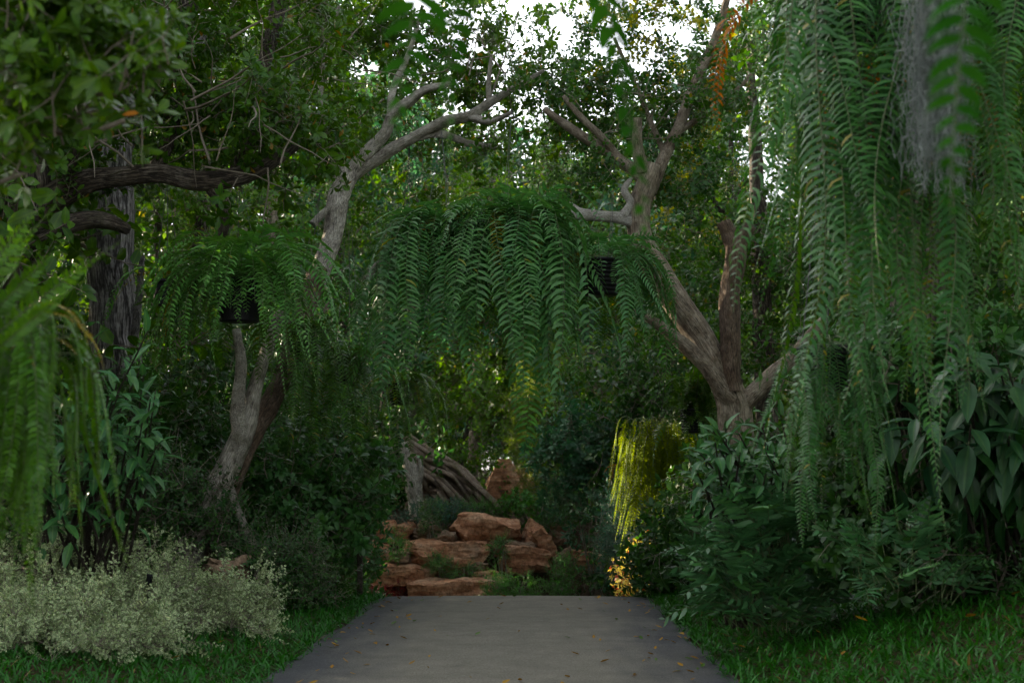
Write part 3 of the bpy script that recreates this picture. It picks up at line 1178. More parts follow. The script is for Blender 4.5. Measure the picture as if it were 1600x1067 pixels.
# leaning pale tree whose crown arches over the path
t = tree_root('leaning_tree', 'pale leaning tree with a forked trunk arching over the path', 320, 860, 16.6)
limbs(t, [
    ('trunk', [(275, 905, 16.6, 62), (297, 850, 16.6, 50), (330, 785, 16.6, 42), (362, 715, 16.6, 38), (385, 660, 16.6, 31), (398, 610, 16.6, 22), (413, 560, 16.55, 20), (429, 510, 16.5, 17), (437, 484, 16.45, 12)]),
    ('limb', [(362, 740, 16.62, 10), (374, 690, 16.52, 26), (372, 630, 16.42, 21), (377, 570, 16.4, 17), (369, 515, 16.4, 13)]),
    ('limb', [(540, 285, 19.2, 26), (566, 246, 19.2, 22), (600, 212, 19.2, 19), (612, 180, 19.1, 17), (640, 160, 19, 15), (665, 142, 18.9, 12), (705, 130, 18.8, 7)]),
    ('limb', [(545, 272, 19.2, 28), (590, 246, 19.3, 22), (640, 218, 19.4, 18), (690, 192, 19.4, 16), (735, 180, 19.3, 16), (770, 158, 19.2, 15), (800, 140, 19, 10), (850, 110, 18.8, 5)]),
    ('limb', [(640, 215, 19.4, 14), (690, 210, 19.5, 12), (730, 224, 19.6, 11), (775, 232, 19.7, 9)]),
    ('limb', [(735, 182, 19.3, 14), (765, 190, 19.2, 10), (800, 176, 19.1, 6)]),
    ('limb', [(765, 160, 19.2, 9), (764, 130, 19.2, 8), (768, 90, 19.1, 5)]),
    ('limb', [(610, 185, 19.1, 12), (614, 140, 19.3, 11), (640, 80, 19.6, 8), (660, 10, 19.8, 5)]),
    ('limb', [(535, 290, 19.1, 16), (512, 220, 19, 11), (500, 150, 18.9, 9), (512, 80, 18.8, 7), (530, 10, 18.8, 5)]),
    ('limb', [(488, 350, 18.8, 12), (504, 334, 18.9, 12), (520, 320, 19, 10)]),
    ('limb', [(575, 435, 19.2, 12), (590, 415, 19.1, 11), (605, 408, 19.0, 8)]),
    ('prop_root', [(358, 760, 16.7, 14), (372, 800, 16.5, 12), (392, 840, 16.4, 12), (410, 880, 16.3, 12)]),
], BK['grey'], seg=14, rough=.24, seed=7)
scatter(t, [blob(600, 100, 20.6, 110, 80, .9, 1.1), blob(700, 70, 20.5, 120, 70, .9, 1.2), blob(790, 140, 20.3, 110, 60, .8, 1), blob(520, 100, 19, 60, 110, .9, .8), blob(850, 190, 20.2, 90, 50, .7, .5),
            blob(660, 260, 20, 120, 40, .8, .5), blob(590, 30, 19.5, 110, 50, 1, .7)],
        sprays('broad', 'tree'), 290, .75, 1.2, seed=23, clumps=10)
twigs(t, [at(x, y, 19) for x, y in ((510, 150), (600, 120), (680, 110), (760, 110), (640, 60), (500, 80))], BK['twig'], 30, (.6, 1.3), seed=15)

limbs(t, [('trunk', [(328, 905, 16.8, 46), (333, 840, 16.8, 38), (350, 770, 16.8, 34), (374, 710, 16.95, 36), (408, 655, 17.3, 34), (442, 590, 17.9, 28), (472, 500, 18.3, 30), (498, 425, 18.7, 29)])], BK['brown'], seg=16, rough=.24, seed=91)
limbs(t, [('limb', [(490, 450, 18.62, 27), (503, 412, 18.76, 30), (520, 368, 19, 32), (530, 315, 19.1, 34), (548, 268, 19.2, 34)])], BK['grey'], seg=14, rough=.16, seed=92)

# forked tree right of the path
t = tree_root('forked_tree', 'tan forked tree with a bleached dead branch right of the path', 1150, 700, 18)
limbs(t, [
    ('trunk', [(1170, 930, 18, 66), (1160, 780, 18, 60), (1150, 690, 18, 56), (1146, 640, 18, 54), (1130, 590, 18, 46), (1095, 530, 18, 46), (1060, 475, 18, 44), (1025, 420, 18, 42), (1003, 380, 18, 38), (998, 335, 18, 36), (1008, 285, 18, 34), (1018, 255, 18, 26)]),
    ('limb', [(1140, 625, 17.9, 30), (1108, 580, 17.8, 26), (1070, 540, 17.8, 22), (1040, 515, 17.8, 18), (1010, 495, 17.9, 12)]),
    ('limb', [(1150, 638, 18, 36), (1185, 605, 18, 28), (1215, 578, 18, 26), (1245, 552, 18, 24), (1290, 500, 18.2, 18)]),
    ('limb', [(1012, 285, 18, 26), (985, 262, 18, 20), (950, 238, 18, 18), (915, 215, 18, 16), (880, 192, 18, 13), (850, 170, 18, 9)]),
    ('limb', [(965, 246, 18, 14), (940, 215, 17.9, 12), (905, 180, 17.8, 10), (880, 150, 17.8, 7)]),
    ('limb', [(1014, 300, 18.1, 24), (1036, 250, 18.2, 20), (1062, 200, 18.3, 18), (1080, 150, 18.4, 17), (1105, 90, 18.5, 15), (1130, 20, 18.6, 12), (1150, -60, 18.7, 9)]),
    ('stub', [(1003, 270, 17.95, 22), (996, 225, 17.9, 17), (996, 185, 17.9, 14)]),
    ('limb', [(1040, 245, 18.2, 10), (1000, 150, 18.3, 8), (960, 60, 18.4, 5)]),
    ('limb', [(1062, 205, 18.3, 10), (1130, 160, 18.4, 8), (1180, 110, 18.6, 5)]),
], BK['tan'], seg=12, rough=.13, seed=11)
limbs(t, [
    ('limb', [(1142, 610, 17.9, 34), (1140, 540, 17.85, 32), (1142, 460, 17.8, 31), (1146, 400, 17.8, 32), (1142, 372, 17.8, 26), (1131, 346, 17.8, 22)]),
    ('stub', [(1148, 392, 17.8, 26), (1160, 370, 17.8, 22), (1172, 352, 17.75, 18)]),
], BK['brown'], seg=12, rough=.2, seed=14)
limbs(t, [
    ('dead_branch', [(992, 345, 17.95, 24), (965, 340, 17.9, 19), (935, 338, 17.85, 17), (908, 336, 17.8, 20), (895, 326, 17.8, 15), (886, 316, 17.8, 5)]),
    ('dead_branch', [(975, 338, 17.9, 16), (986, 318, 17.9, 13), (976, 298, 17.9, 12), (983, 284, 17.9, 8), (988, 278, 17.9, 3)]),
    ('dead_branch', [(908, 336, 17.8, 14), (894, 340, 17.75, 7), (882, 342, 17.7, 2)]),
], BK['dead'], seg=9, rough=.15, seed=17)
scatter(t, [blob(900, 155, 18.9, 90, 45, .7, .8), blob(990, 130, 19.1, 100, 60, .8, 1.2), blob(1090, 110, 18.3, 80, 90, 1.1, 1.2), blob(1110, 230, 18.4, 80, 70, 1, 1.1), blob(1010, 30, 18.4, 120, 40, .9, .8), blob(1140, 20, 18.6, 80, 60, .9, .7),
            blob(930, 240, 18.3, 60, 40, .8, .4), blob(1060, 280, 18.8, 60, 60, .8, .6)],
        sprays('round', 'round'), 250, .75, 1.2, seed=24, clumps=10, up=.25)
scatter(t, [blob(985, 60, 19, 60, 40, .6), blob(1070, 100, 19, 70, 50, .6), blob(1100, 280, 19.4, 60, 60, .6), blob(930, 100, 19, 40, 30, .5)], sprays('round', 'yellow'), 48, .7, 1.1, seed=124, clumps=6, up=.25)  # yellow-coloured sprays paint backlit, sunlit leaves into the crown
twigs(t, [at(996, 185, 17.9)] * 6 + [at(x, y, 18) for x, y in ((930, 190), (1080, 150), (1120, 100))], BK['twig'], 26, (.35, .8), seed=25)

# dark tree behind the forked one
t = tree_root('dark_tree', 'dense dark tree behind the forked tree and the right ferns', 1200, 700, 24)
limbs(t, [('trunk', [(1210, 860, 24, 40), (1200, 650, 24, 36), (1190, 450, 24, 30), (1180, 250, 24, 22), (1170, 60, 24, 12)]),
          ('limb', [(1192, 420, 24, 18), (1130, 380, 23.8, 12), (1070, 360, 23.6, 7)]),
          ('limb', [(1190, 460, 24, 18), (1260, 380, 23.8, 14), (1320, 330, 23.6, 9)]),
          ('limb', [(1165, 280, 23.6, 9), (1130, 330, 23.5, 8), (1110, 300, 23.5, 5)])], BK['dark'], seed=31)
scatter(t, [blob(1100, 400, 24, 90, 80, 1.3, 1), blob(1200, 450, 24, 80, 100, 1.3, 1.2), blob(1090, 500, 24, 80, 70, 1.2, .8), blob(1230, 360, 24.4, 70, 60, 1.2, .7), blob(1130, 320, 24, 60, 60, 1, .8), blob(1230, 150, 24.4, 60, 120, 1.2, .8),
            blob(1290, 500, 23.6, 90, 110, 1.2, 1)], sprays('round', 'round'), 300, 1.0, 1.6, seed=26, clumps=9, up=.2)

# stout trunk behind the right curtain of ferns
t = tree_root('stout_tree', 'stout brown tree trunk hidden behind the long right-hand ferns', 1435, 760, 12)
limbs(t, [('trunk', [(1440, 900, 12, 150), (1436, 650, 12, 100), (1434, 500, 12, 84), (1432, 350, 12, 78), (1430, 150, 12, 72), (1420, -100, 12, 70), (1410, -260, 12, 66)]),
          ('limb', [(1424, 60, 12, 44), (1340, -60, 11, 36), (1290, -150, 9.5, 32), (1330, -230, 7.4, 28), (1420, -250, 6.6, 24)]),
          ('limb', [(1428, 0, 12, 44), (1500, -120, 10.5, 34), (1560, -220, 8.5, 26), (1600, -260, 7, 20)]),
          ('limb', [(1420, 200, 12.1, 30), (1330, 120, 12.4, 22), (1260, 60, 12.6, 14)])], BK['dark'], seg=16, rough=.1, seed=35)
scatter(t, [blob(1330, 60, 13, 80, 60, .7), blob(1500, 260, 13, 80, 110, .7), blob(1580, 120, 13, 70, 140, .8), blob(1340, 300, 13.2, 60, 100, .6), blob(1560, 420, 13, 80, 90, .7), blob(1400, -160, 12, 300, 90, 1.6, 1.2)],
        sprays('broad', 'round'), 230, .8, 1.3, seed=27, clumps=8)

# leafy branches that reach into the picture at the upper left
t = thing('broadleaf_tree', 'blurred near tree with big glossy leaves and one orange leaf, upper left', 'tree', (-4.6, 5.2, ground_z(-4.6, 5.2)))
limbs(t, [('trunk', [(-1150, 1300, 5.2, 190), (-1130, 600, 5.2, 170), (-1090, 100, 5.3, 150), (-1050, -400, 5.4, 120)]),
          ('limb', [(-1110, 400, 5.2, 80), (-700, 260, 5.3, 54), (-300, 230, 5.4, 36), (-80, 225, 5.5, 24), (40, 185, 5.6, 14), (75, 152, 5.6, 11), (150, 148, 5.6, 8), (190, 150, 5.6, 6)]),
          ('limb', [(-80, 225, 5.5, 18), (60, 210, 5.5, 11), (150, 203, 5.5, 10), (195, 188, 5.5, 7)]),
          ('limb', [(-300, 230, 5.4, 24), (-100, 110, 5.5, 16), (40, 60, 5.6, 10), (110, 30, 5.7, 6)]),
          ('limb', [(-300, 230, 5.4, 24), (-120, 300, 5.5, 14), (-20, 290, 5.5, 9), (40, 270, 5.5, 6)])], BK['twig'], seg=9, rough=.1, seed=41)
NS = sprays('near', 'tree_near')
rr = random.Random(3)
spots = []
for gx, gy, rx, ry, k in ((40, 60, 60, 60, 22), (110, 40, 60, 40, 18), (20, 180, 50, 40, 12), (190, 130, 45, 30, 9), (235, 125, 22, 20, 4), (40, 225, 60, 25, 6), (0, 290, 40, 35, 5), (150, 90, 40, 30, 9), (-30, 120, 40, 100, 14), (120, 215, 40, 18, 4)):
    for _ in range(k):
        spots.append(at(gx + rr.gauss(0, .6) * rx, gy + rr.gauss(0, .6) * ry, 5.6 + rr.gauss(0, .25)))
for p in spots:
    q = (Vector((.4, -.15, .9)) + rand_dir(rr) * .55).normalized().to_track_quat('Z', 'Y')
    part('leaf_rosette', rr.choice(NS), t, place(p, q, rr.uniform(.42, .72)))

mb = MB()
add_leaves(mb, [(0, 0, 0)], [(1, -.2, .12)], [(-.1, -.8, .6)], .072, .032, curl=.1, v1=.4, v2=.72)
part('leaf', mb.mesh('leaf', LM['fern_dead']), t, Matrix.Translation(at(190, 180, 5.3)), label='single orange leaf at a branch tip')

# ------------------------------------------------------------------ BACKGROUND WOOD
BACK = [
    # px, top py, base py, Y, half width px, mat, kind, n, label
    (-120, -200, 740, 27, 200, 'back', 'far', 130, 'green tree at the left edge far behind the cracked trunk'),
    (60, -180, 720, 30, 150, 'tree', 'far', 140, 'tall tree behind the grey cracked trunk'),
    (280, -160, 720, 28, 130, 'back', 'far', 140, 'leafy tree behind the left basket fern'),
    (420, -80, 720, 33, 120, 'tree', 'far', 140, 'leafy tree seen above the pale leaning tree'),
    (540, 60, 720, 36, 110, 'back_blue', 'far', 130, 'blue-green tree behind the fork of the leaning tree'),
    (640, 150, 700, 42, 110, 'back', 'far', 130, 'light green tree under the arching limbs'),
    (740, 190, 690, 46, 100, 'back', 'far', 120, 'light green tree straight behind the middle hanging fern'),
    (840, 210, 690, 48, 100, 'tree', 'far', 120, 'tree in the deep background above the stacked stones'),
    (930, 170, 690, 44, 100, 'back', 'far', 130, 'light green tree behind the bleached dead branch'),
    (1040, 130, 700, 40, 110, 'back_blue', 'far', 130, 'blue-green tree behind the tan forked tree'),
    (1150, 60, 720, 36, 100, 'tree', 'far', 130, 'tree behind the sawn-off stub of the forked tree'),
    (1290, -60, 720, 30, 130, 'back', 'far', 130, 'tree behind the long right ferns'),
    (1450, -150, 720, 27, 150, 'tree', 'far', 130, 'tree behind the stout brown trunk'),
    (1640, -180, 720, 25, 170, 'back', 'far', 130, 'tree at the right edge behind the big-leaved plant'),
    (960, 330, 720, 52, 40, 'yellow', 'far', 40, 'small tree with sun-yellow painted into its leaves beside the bleached dead branch'),  # sunlight on this tree is partly painted as yellow leaves
    (490, 430, 760, 27, 110, 'shrub', 'far', 110, 'understory tree behind the leaning trunk'),
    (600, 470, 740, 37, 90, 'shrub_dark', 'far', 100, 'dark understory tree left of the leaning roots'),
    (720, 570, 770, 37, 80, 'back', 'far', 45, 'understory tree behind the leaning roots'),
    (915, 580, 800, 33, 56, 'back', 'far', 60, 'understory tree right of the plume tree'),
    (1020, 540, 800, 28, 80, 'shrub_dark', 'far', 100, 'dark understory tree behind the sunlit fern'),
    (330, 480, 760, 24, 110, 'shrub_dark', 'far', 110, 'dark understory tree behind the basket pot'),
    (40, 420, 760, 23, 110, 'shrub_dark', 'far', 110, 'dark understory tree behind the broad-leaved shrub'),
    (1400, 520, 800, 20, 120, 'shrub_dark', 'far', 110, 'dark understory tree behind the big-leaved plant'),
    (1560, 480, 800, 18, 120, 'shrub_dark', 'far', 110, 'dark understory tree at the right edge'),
    (-260, -300, 690, 58, 190, 'back', 'far', 150, 'far tree beyond the wood at the left end'),
    (-20, -200, 690, 60, 170, 'tree', 'far', 150, 'far tree beyond the wood behind the spreading tree'),
    (200, -120, 690, 57, 150, 'back', 'far', 150, 'far tree beyond the wood behind the cracked trunk'),
    (380, 0, 690, 61, 150, 'back_blue', 'far', 150, 'far tree beyond the wood behind the leaning tree'),
    (540, 140, 690, 58, 130, 'tree', 'far', 150, 'far tree beyond the wood left of the stones'),
    (680, 230, 690, 62, 120, 'back', 'far', 150, 'far tree beyond the wood above the leaning roots'),
    (810, 260, 690, 59, 120, 'back_blue', 'far', 150, 'far tree beyond the wood above the plume tree'),
    (930, 240, 690, 63, 120, 'tree', 'far', 150, 'far tree beyond the wood above the blue-green shrubs'),
    (1060, 220, 690, 58, 120, 'back', 'far', 150, 'far tree beyond the wood behind the sunlit fern'),
    (1180, 330, 690, 61, 110, 'tree', 'far', 150, 'far tree beyond the wood under the bright sky opening'),
    (1310, 60, 690, 57, 140, 'back', 'far', 150, 'far tree beyond the wood behind the long ferns'),
    (1480, -80, 690, 60, 150, 'back_blue', 'far', 150, 'far tree beyond the wood behind the big-leaved plant'),
    (1680, -160, 690, 58, 170, 'back', 'far', 150, 'far tree beyond the wood at the right end'),
]
for i, (px, top, bot, Y, hw, mk, kd, n, lab) in enumerate(BACK):
    n = min(295, int(n * 1.7))
    b = at(px, bot, Y)
    gz = ground_z(b.x, b.y)
    tp = at(px, top, Y).z
    root = thing('background_tree', lab, 'tree', (b.x, b.y, gz), 'trees of the wood behind the path')
    H = tp - gz
    hwm = m(hw, Y)
    mb = MB()
    rr = random.Random(i)
    c = catmull([(b.x, b.y, gz - .1), (b.x + rr.uniform(-.2, .2), b.y, gz + H * .35), (b.x + rr.uniform(-.4, .4), b.y, gz + H * .65), (b.x + rr.uniform(-.5, .5), b.y, gz + H * .92)], 4)
    add_tube(mb, c, list(np.linspace(.05 + H * .016, .02, len(c))), 8, .1, i)
    part('trunk', mb.mesh('trunk', BK['dark'] if i % 3 else BK['tan']), root)
    bl = []
    nb = 6
    for k in range(nb):
        f = (k + .5) / nb
        zc = gz + H * (.10 + .88 * f)
        wd = hwm * (.75 + .35 * math.sin(math.pi * f)) * rr.uniform(.8, 1.1)
        bl.append((Vector((b.x + rr.uniform(-.35, .35) * hwm, b.y + rr.uniform(-.5, .5), zc)), (wd, min(wd, 1.8), H / nb * .75), 1))
    sc = max(1.0, hwm / 1.5) * (Y / 36) ** .3
    scatter(root, bl, sprays(kd, mk), n, 1.0 * sc, 1.7 * sc, seed=100 + i, clumps=7, up=.3)

# trees round the frame, most unseen, added to block low sun and side sky
SIDE = [(9.5, 3, 11, 'unseen tree added for shade right of the path beside the camera'), (10.5, 10, 12, 'unseen tall tree added for shade right of the grass bank'), (11, 17, 12, 'unseen tree added for shade beyond the right edge behind the bank'), (12.5, 26, 12, 'tree added for shade in the row at the right side of the wood'),
        (-9.5, 2, 11, 'unseen tree added for shade left of the path beside the camera'),
        (-12.5, 9.5, 13, 'unseen high tree added for shade beside the near left tree'), (-8.0, 15.5, 8, 'tree added for shade close behind the spreading tree on the left'), (-10.5, 18.5, 10, 'bushy tree added for shade in the row behind the cracked trunk'), (-9.5, 11, 9, 'unseen tree added for shade at the side of the path near the camera'), (-12, 16, 11, 'unseen tall tree added for shade left of the spreading tree'), (-13, 22, 12, 'tall tree added for shade in the row left of the wood'), (-16, 28, 13, 'tall tree added for shade further along the row left of the wood'),
        (-19, 35, 14, 'tall tree added for shade at the far end of the row left of the wood'), (-9, 34, 11, 'tree behind the understory left of the stones'), (-13, 42, 13, 'tree in the depth of the wood on the left'), (-5, 50, 13, 'tree in the depth of the wood behind the stones'),
        (-24, 44, 15, 'highest tree added for shade behind the row on the left'), (5, 56, 13, 'tree in the depth of the wood on the right'), (13, 40, 12, 'tree to the right of the wood')]
for i, (x, y, H, lab) in enumerate(SIDE):
    gz = ground_z(x, y)
    root = thing('side_tree', lab, 'tree', (x, y, gz), 'trees round the garden')
    mb = MB()
    c = catmull([(x, y, gz - .1), (x + .2, y, gz + H * .4), (x - .2, y + .2, gz + H * .9)], 5)
    add_tube(mb, c, list(np.linspace(.28, .04, len(c))), 9, .1, i)
    part('trunk', mb.mesh('trunk', BK['dark']), root)
    rr = random.Random(50 + i)
    bl = [(Vector((x + rr.uniform(-1, 1), y + rr.uniform(-1, 1), gz + H * (.12 + .85 * (k + .5) / 6))), (2.4 * (.8 + .4 * math.sin(math.pi * (k + .5) / 6)), 2.4, H / 6 * .8), 1) for k in range(6)]
    scatter(root, bl, sprays('far', 'back' if i % 2 else 'tree'), 150, 2.0, 3.2, seed=200 + i, clumps=8, up=.3)

# ------------------------------------------------------------------ HANGING FERNS
SW = dict(pl=.165, pw=.030, gap=.052, louvre=24, tip=.22)
SWL = [1.5, 1.9, 2.2, 2.45, 1.25, 2.05, 1.7]
sword = fronds('sword', 'fern', SWL, **SW)
sword_old = fronds('sword', 'fern_old', [1.1, 1.5], **SW)
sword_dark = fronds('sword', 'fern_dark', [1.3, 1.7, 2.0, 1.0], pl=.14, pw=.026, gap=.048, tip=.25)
sword_dead = fronds('sword', 'fern_dead', [1.0, 1.4], pl=.10, pw=.018, gap=.045, ragged=.5)
arch = fronds('arch', 'fern', [1.0, 1.2, 1.35], pl=.17, pw=.034, gap=.054, e0=52, La=.55, end=-84)
left_long = fronds('leftlong', 'fern_left', [1.3, 1.6, 1.9, 2.1], pl=.115, pw=.028, gap=.054, ragged=.2)
left_arch = fronds('leftarch', 'fern_left', [1.0, 1.3, 1.55, 1.8], pl=.125, pw=.032, gap=.052, e0=66, La=.72, end=-82, ragged=.18, tip=.3)
left_front = fronds('leftfront', 'fern_left', [.7, .85, 1.0, 1.1], pl=.12, pw=.032, gap=.052, e0=50, La=.36, end=-84, ragged=.15, tip=.3)

# three baskets over the middle of the path
hang_fern('hanging_fern', 'long dark green hanging fern in a black pot, first of three over the path', at(690, 362, 17.2),
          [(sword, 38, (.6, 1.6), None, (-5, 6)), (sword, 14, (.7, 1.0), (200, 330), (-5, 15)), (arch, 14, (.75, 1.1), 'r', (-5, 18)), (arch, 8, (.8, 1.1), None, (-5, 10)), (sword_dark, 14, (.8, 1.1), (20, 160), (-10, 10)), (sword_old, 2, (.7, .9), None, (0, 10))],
          pot=(.42, .34, True), wire_to=at(690, 205, 18.6), group='hanging ferns over the path', seed=1, rim=.28)
hang_fern('hanging_fern', 'widest hanging fern with arching fronds between the two black pots', at(800, 352, 16.8),
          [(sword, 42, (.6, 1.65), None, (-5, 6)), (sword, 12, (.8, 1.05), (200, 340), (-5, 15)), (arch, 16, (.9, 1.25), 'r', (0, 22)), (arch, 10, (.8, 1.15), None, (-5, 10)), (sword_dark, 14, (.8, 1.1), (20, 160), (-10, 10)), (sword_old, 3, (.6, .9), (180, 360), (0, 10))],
          pot=(.42, .34, True), wire_to=at(800, 170, 18.8), group='hanging ferns over the path', seed=2, rim=.36)
hang_fern('hanging_fern', 'hanging fern in a ribbed black pot beside the tan forked tree', at(938, 408, 17.0),
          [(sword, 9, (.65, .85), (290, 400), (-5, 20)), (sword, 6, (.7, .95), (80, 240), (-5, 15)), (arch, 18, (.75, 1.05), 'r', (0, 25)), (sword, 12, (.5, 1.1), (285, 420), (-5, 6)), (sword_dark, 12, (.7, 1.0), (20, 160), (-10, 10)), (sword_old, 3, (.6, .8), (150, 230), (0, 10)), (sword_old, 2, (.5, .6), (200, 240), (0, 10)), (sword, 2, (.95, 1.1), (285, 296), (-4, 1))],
          pot=(.46, .40, True), wire_to=at(960, 245, 18), group='hanging ferns over the path', seed=3, rim=.24)

# left basket
hang_fern('basket_fern', 'bushy basket fern with short arching fronds in a black pot on the left', at(375, 440, 14.6),
          [(left_arch, 54, (.75, 1.1), 'r', (-8, 22)), (left_front, 38, (.6, 1.1), None, (-5, 26)), (left_long, 12, (.55, .95), (180, 225), (-4, 8)), (left_long, 12, (.55, .95), (-50, 0), (-4, 8)), (left_long, 10, (.5, .7), None, (0, 20)), (left_long, 7, (.7, .95), (160, 215), (0, 15)), (left_long, 8, (.7, .9), (-35, 20), (0, 15)), (sword_dark, 10, (.8, 1.0), (20, 160), (0, 10)), (sword_old, 2, (.6, .8), (150, 200), (0, 10))],
          pot=(.50, .40, False), wire_to=at(375, 285, 15), seed=4, rim=.26)
# side strands of the left basket
hang_fern('hanging_fern', 'thin hanging fern with yellow tips in front of the cracked grey trunk', at(262, 440, 14.9),
          [(left_long, 9, (.65, .9), None, (-10, 10)), (fronds('leftlong', 'fern_old', [1.0, 1.3], pl=.07, pw=.024, gap=.07, ragged=.6), 3, (.6, .8), (150, 380), (0, 10))], pot=(.3, .24, False), wire_to=at(262, 275, 15), seed=6, rim=.1)
hang_fern('hanging_fern', 'ragged dark hanging fern with yellow tips above the leaning roots', at(545, 560, 18.4),
          [(sword_dark, 40, (.7, 1.05), None, (-5, 8)), (left_long, 8, (.6, .9), (220, 320), (0, 8)), (fronds('leftlong', 'fern_old', [1.0, 1.3]), 6, (.4, .6), (180, 360), (0, 10)), (sword, 6, (.5, .7), None, (0, 20))], pot=(.36, .3, False), wire_to=at(545, 290, 19.2), seed=7, rim=.34)
hang_fern('hanging_fern', 'sparse dark hanging fern between the leaning tree and the middle ferns', at(470, 520, 17.6),
          [(sword_dark, 24, (.7, 1.0), None, (-5, 8)), (left_long, 12, (.6, .9), (200, 340), (0, 8)), (fronds('leftlong', 'fern_old', [1.0, 1.3]), 4, (.4, .6), (180, 360), (0, 10))], pot=(.34, .28, False), wire_to=at(500, 300, 18.9), seed=8, rim=.26)
hang_fern('hanging_fern', 'feathery dark hanging fern just left of the leaning roots', at(625, 600, 20.5),
          [(sword_dark, 34, (.6, .95), None, (-5, 20)), (sword_old, 2, (.4, .5), (180, 360), (0, 10))], pot=(.34, .28, False), wire_to=at(640, 220, 19.5), seed=9, rim=.3)

# curtain of long ferns on the right
SWN = dict(pl=.13, pw=.022, gap=.036, rachis=.005, louvre=26, La=.26, wave=.17)
long_r = fronds('curtain', 'curtain', [1.9, 2.3, 2.6, 2.9, 1.5, 2.1], **SWN)
long_r2 = fronds('curtainb', 'curtain', [1.7, 2.2, 2.5], pl=.115, pw=.021, gap=.038, rachis=.005, La=.26, wave=.17)
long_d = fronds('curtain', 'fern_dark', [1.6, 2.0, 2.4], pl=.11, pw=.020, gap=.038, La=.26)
dead_r = fronds('curtain', 'fern_dead', [1.2, 1.5], pl=.09, pw=.017, gap=.034, ragged=.3)
slim = fronds('slim', 'fern_left', [1.3, 1.6, 1.8], pl=.055, pw=.028, gap=.055, ragged=.3, La=.16)
long_s = fronds('curtains', 'curtain', [1.7, 2.1, 2.5, 2.8], pl=.17, pw=.021, gap=.038, rachis=.005, louvre=20, La=.26, wave=.2, drop=1.15, ragged=.2)
up_pt = at(1420, -250, 6.6)
hang_fern('curtain_fern', 'longest hanging fern whose frond tips almost reach the grass bank', at(1318, -40, 7.4),
          [(long_r, 11, (.9, 1.2), (225, 315), (-4, 4)), (long_s, 12, (.8, 1.15), (215, 325), (-4, 4)), (long_r, 8, (.45, 1.1), None, (-4, 4)), (long_s, 7, (.5, 1.0), None, (-4, 4)), (long_d, 8, (.7, 1.0), (40, 140), (-4, 4)), (dead_r, 4, (.9, 1.1), (20, 160), (-5, 5))],
          pot=(.45, .35, True), wire_to=at(1330, -225, 7.4), group='curtain of long ferns', seed=12, rim=.22)
hang_fern('curtain_fern', 'second long hanging fern, beside the grey hanging moss', at(1388, 170, 7.8),
          [(long_r, 7, (.5, .95), (225, 325), (-4, 4)), (long_s, 5, (.5, .9), (225, 325), (-4, 4)), (long_d, 8, (.8, 1.0), (20, 160), (-4, 4)), (dead_r, 4, (.8, 1.1), (235, 305), (-5, 5))],
          pot=(.40, .3, True), wire_to=at(1400, -240, 7.2), group='curtain of long ferns', seed=13, rim=.22)
hang_fern('curtain_fern', 'long hanging fern at the right edge beyond the grey moss', at(1560, -60, 7.0),
          [(long_r, 7, (.5, 1.0), (200, 325), (-4, 4)), (long_s, 6, (.5, .9), (200, 325), (-4, 4)), (long_r2, 10, (.6, 1.0), None, (-4, 5)), (long_d, 7, (.8, 1.0), (20, 160), (-4, 4))],
          pot=(.42, .32, True), wire_to=at(1580, -250, 7.2), group='curtain of long ferns', seed=14, rim=.28)
hang_fern('curtain_fern', 'thin light hanging fern in front of the bright sky opening', at(1215, -85, 8.0),
          [(slim, 5, (.75, 1.0), (200, 320), (-4, 4)), (slim, 4, (.7, .9), None, (-4, 4)), (long_r2, 3, (.4, .55), (250, 330), (0, 10))],
          pot=(.3, .24, False), wire_to=at(1300, -160, 9.3), group='curtain of long ferns', seed=15, rim=.14)
hang_fern('curtain_fern', 'low hanging fern whose chevron fronds end above the lobed-leaf plant', at(1290, 545, 8.6),
          [(long_r, 16, (.35, .6), (215, 335), (-4, 4)), (long_d, 8, (.4, .6), None, (-4, 4)), (long_r2, 6, (.35, .5), (190, 340), (0, 10))],
          pot=(.32, .24, True), wire_to=at(1330, -220, 8.6), group='curtain of long ferns', seed=16, rim=.2)

# grey moss
root = thing('hanging_moss', 'grey hanging moss tuft among the right ferns', 'moss', at(1455, -60, 6.4))
rg = np.random.default_rng(5)
var = []
for i in range(5):
    mb = MB()
    for s_ in range(26):
        p = np.array([rg.normal(0, .05), rg.normal(0, .05), 0.])
        pts = [p]
        for k in range(22):
            p = p + np.array([rg.normal(0, .010), rg.normal(0, .010), -.030]); pts.append(p)
            if k % 2 == 0:
                d = rg.normal(0, 1, 3); d[2] = -abs(d[2]) * .6
                add_leaves(mb, [p], [d], [rg.normal(0, 1, 3)], rg.uniform(.03, .06), .003, curl=.5, rng=rg)
        add_tube(mb, pts, [.0014] * len(pts), 3, cap=False)
    var.append(mb.mesh('moss_strand', LM['moss']))
for i in range(15):
    px = rnd.gauss(1462, 13 if i > 5 else 7); py = rnd.uniform(-120, 30) if i > 5 else rnd.uniform(40, 95)
    part('moss_strand', rnd.choice(var), root, place(at(px, py, 6.4 + rnd.gauss(0, .08)), Quaternion((0, 0, 1), rnd.uniform(0, 6)), rnd.uniform(.8, 1.1)))

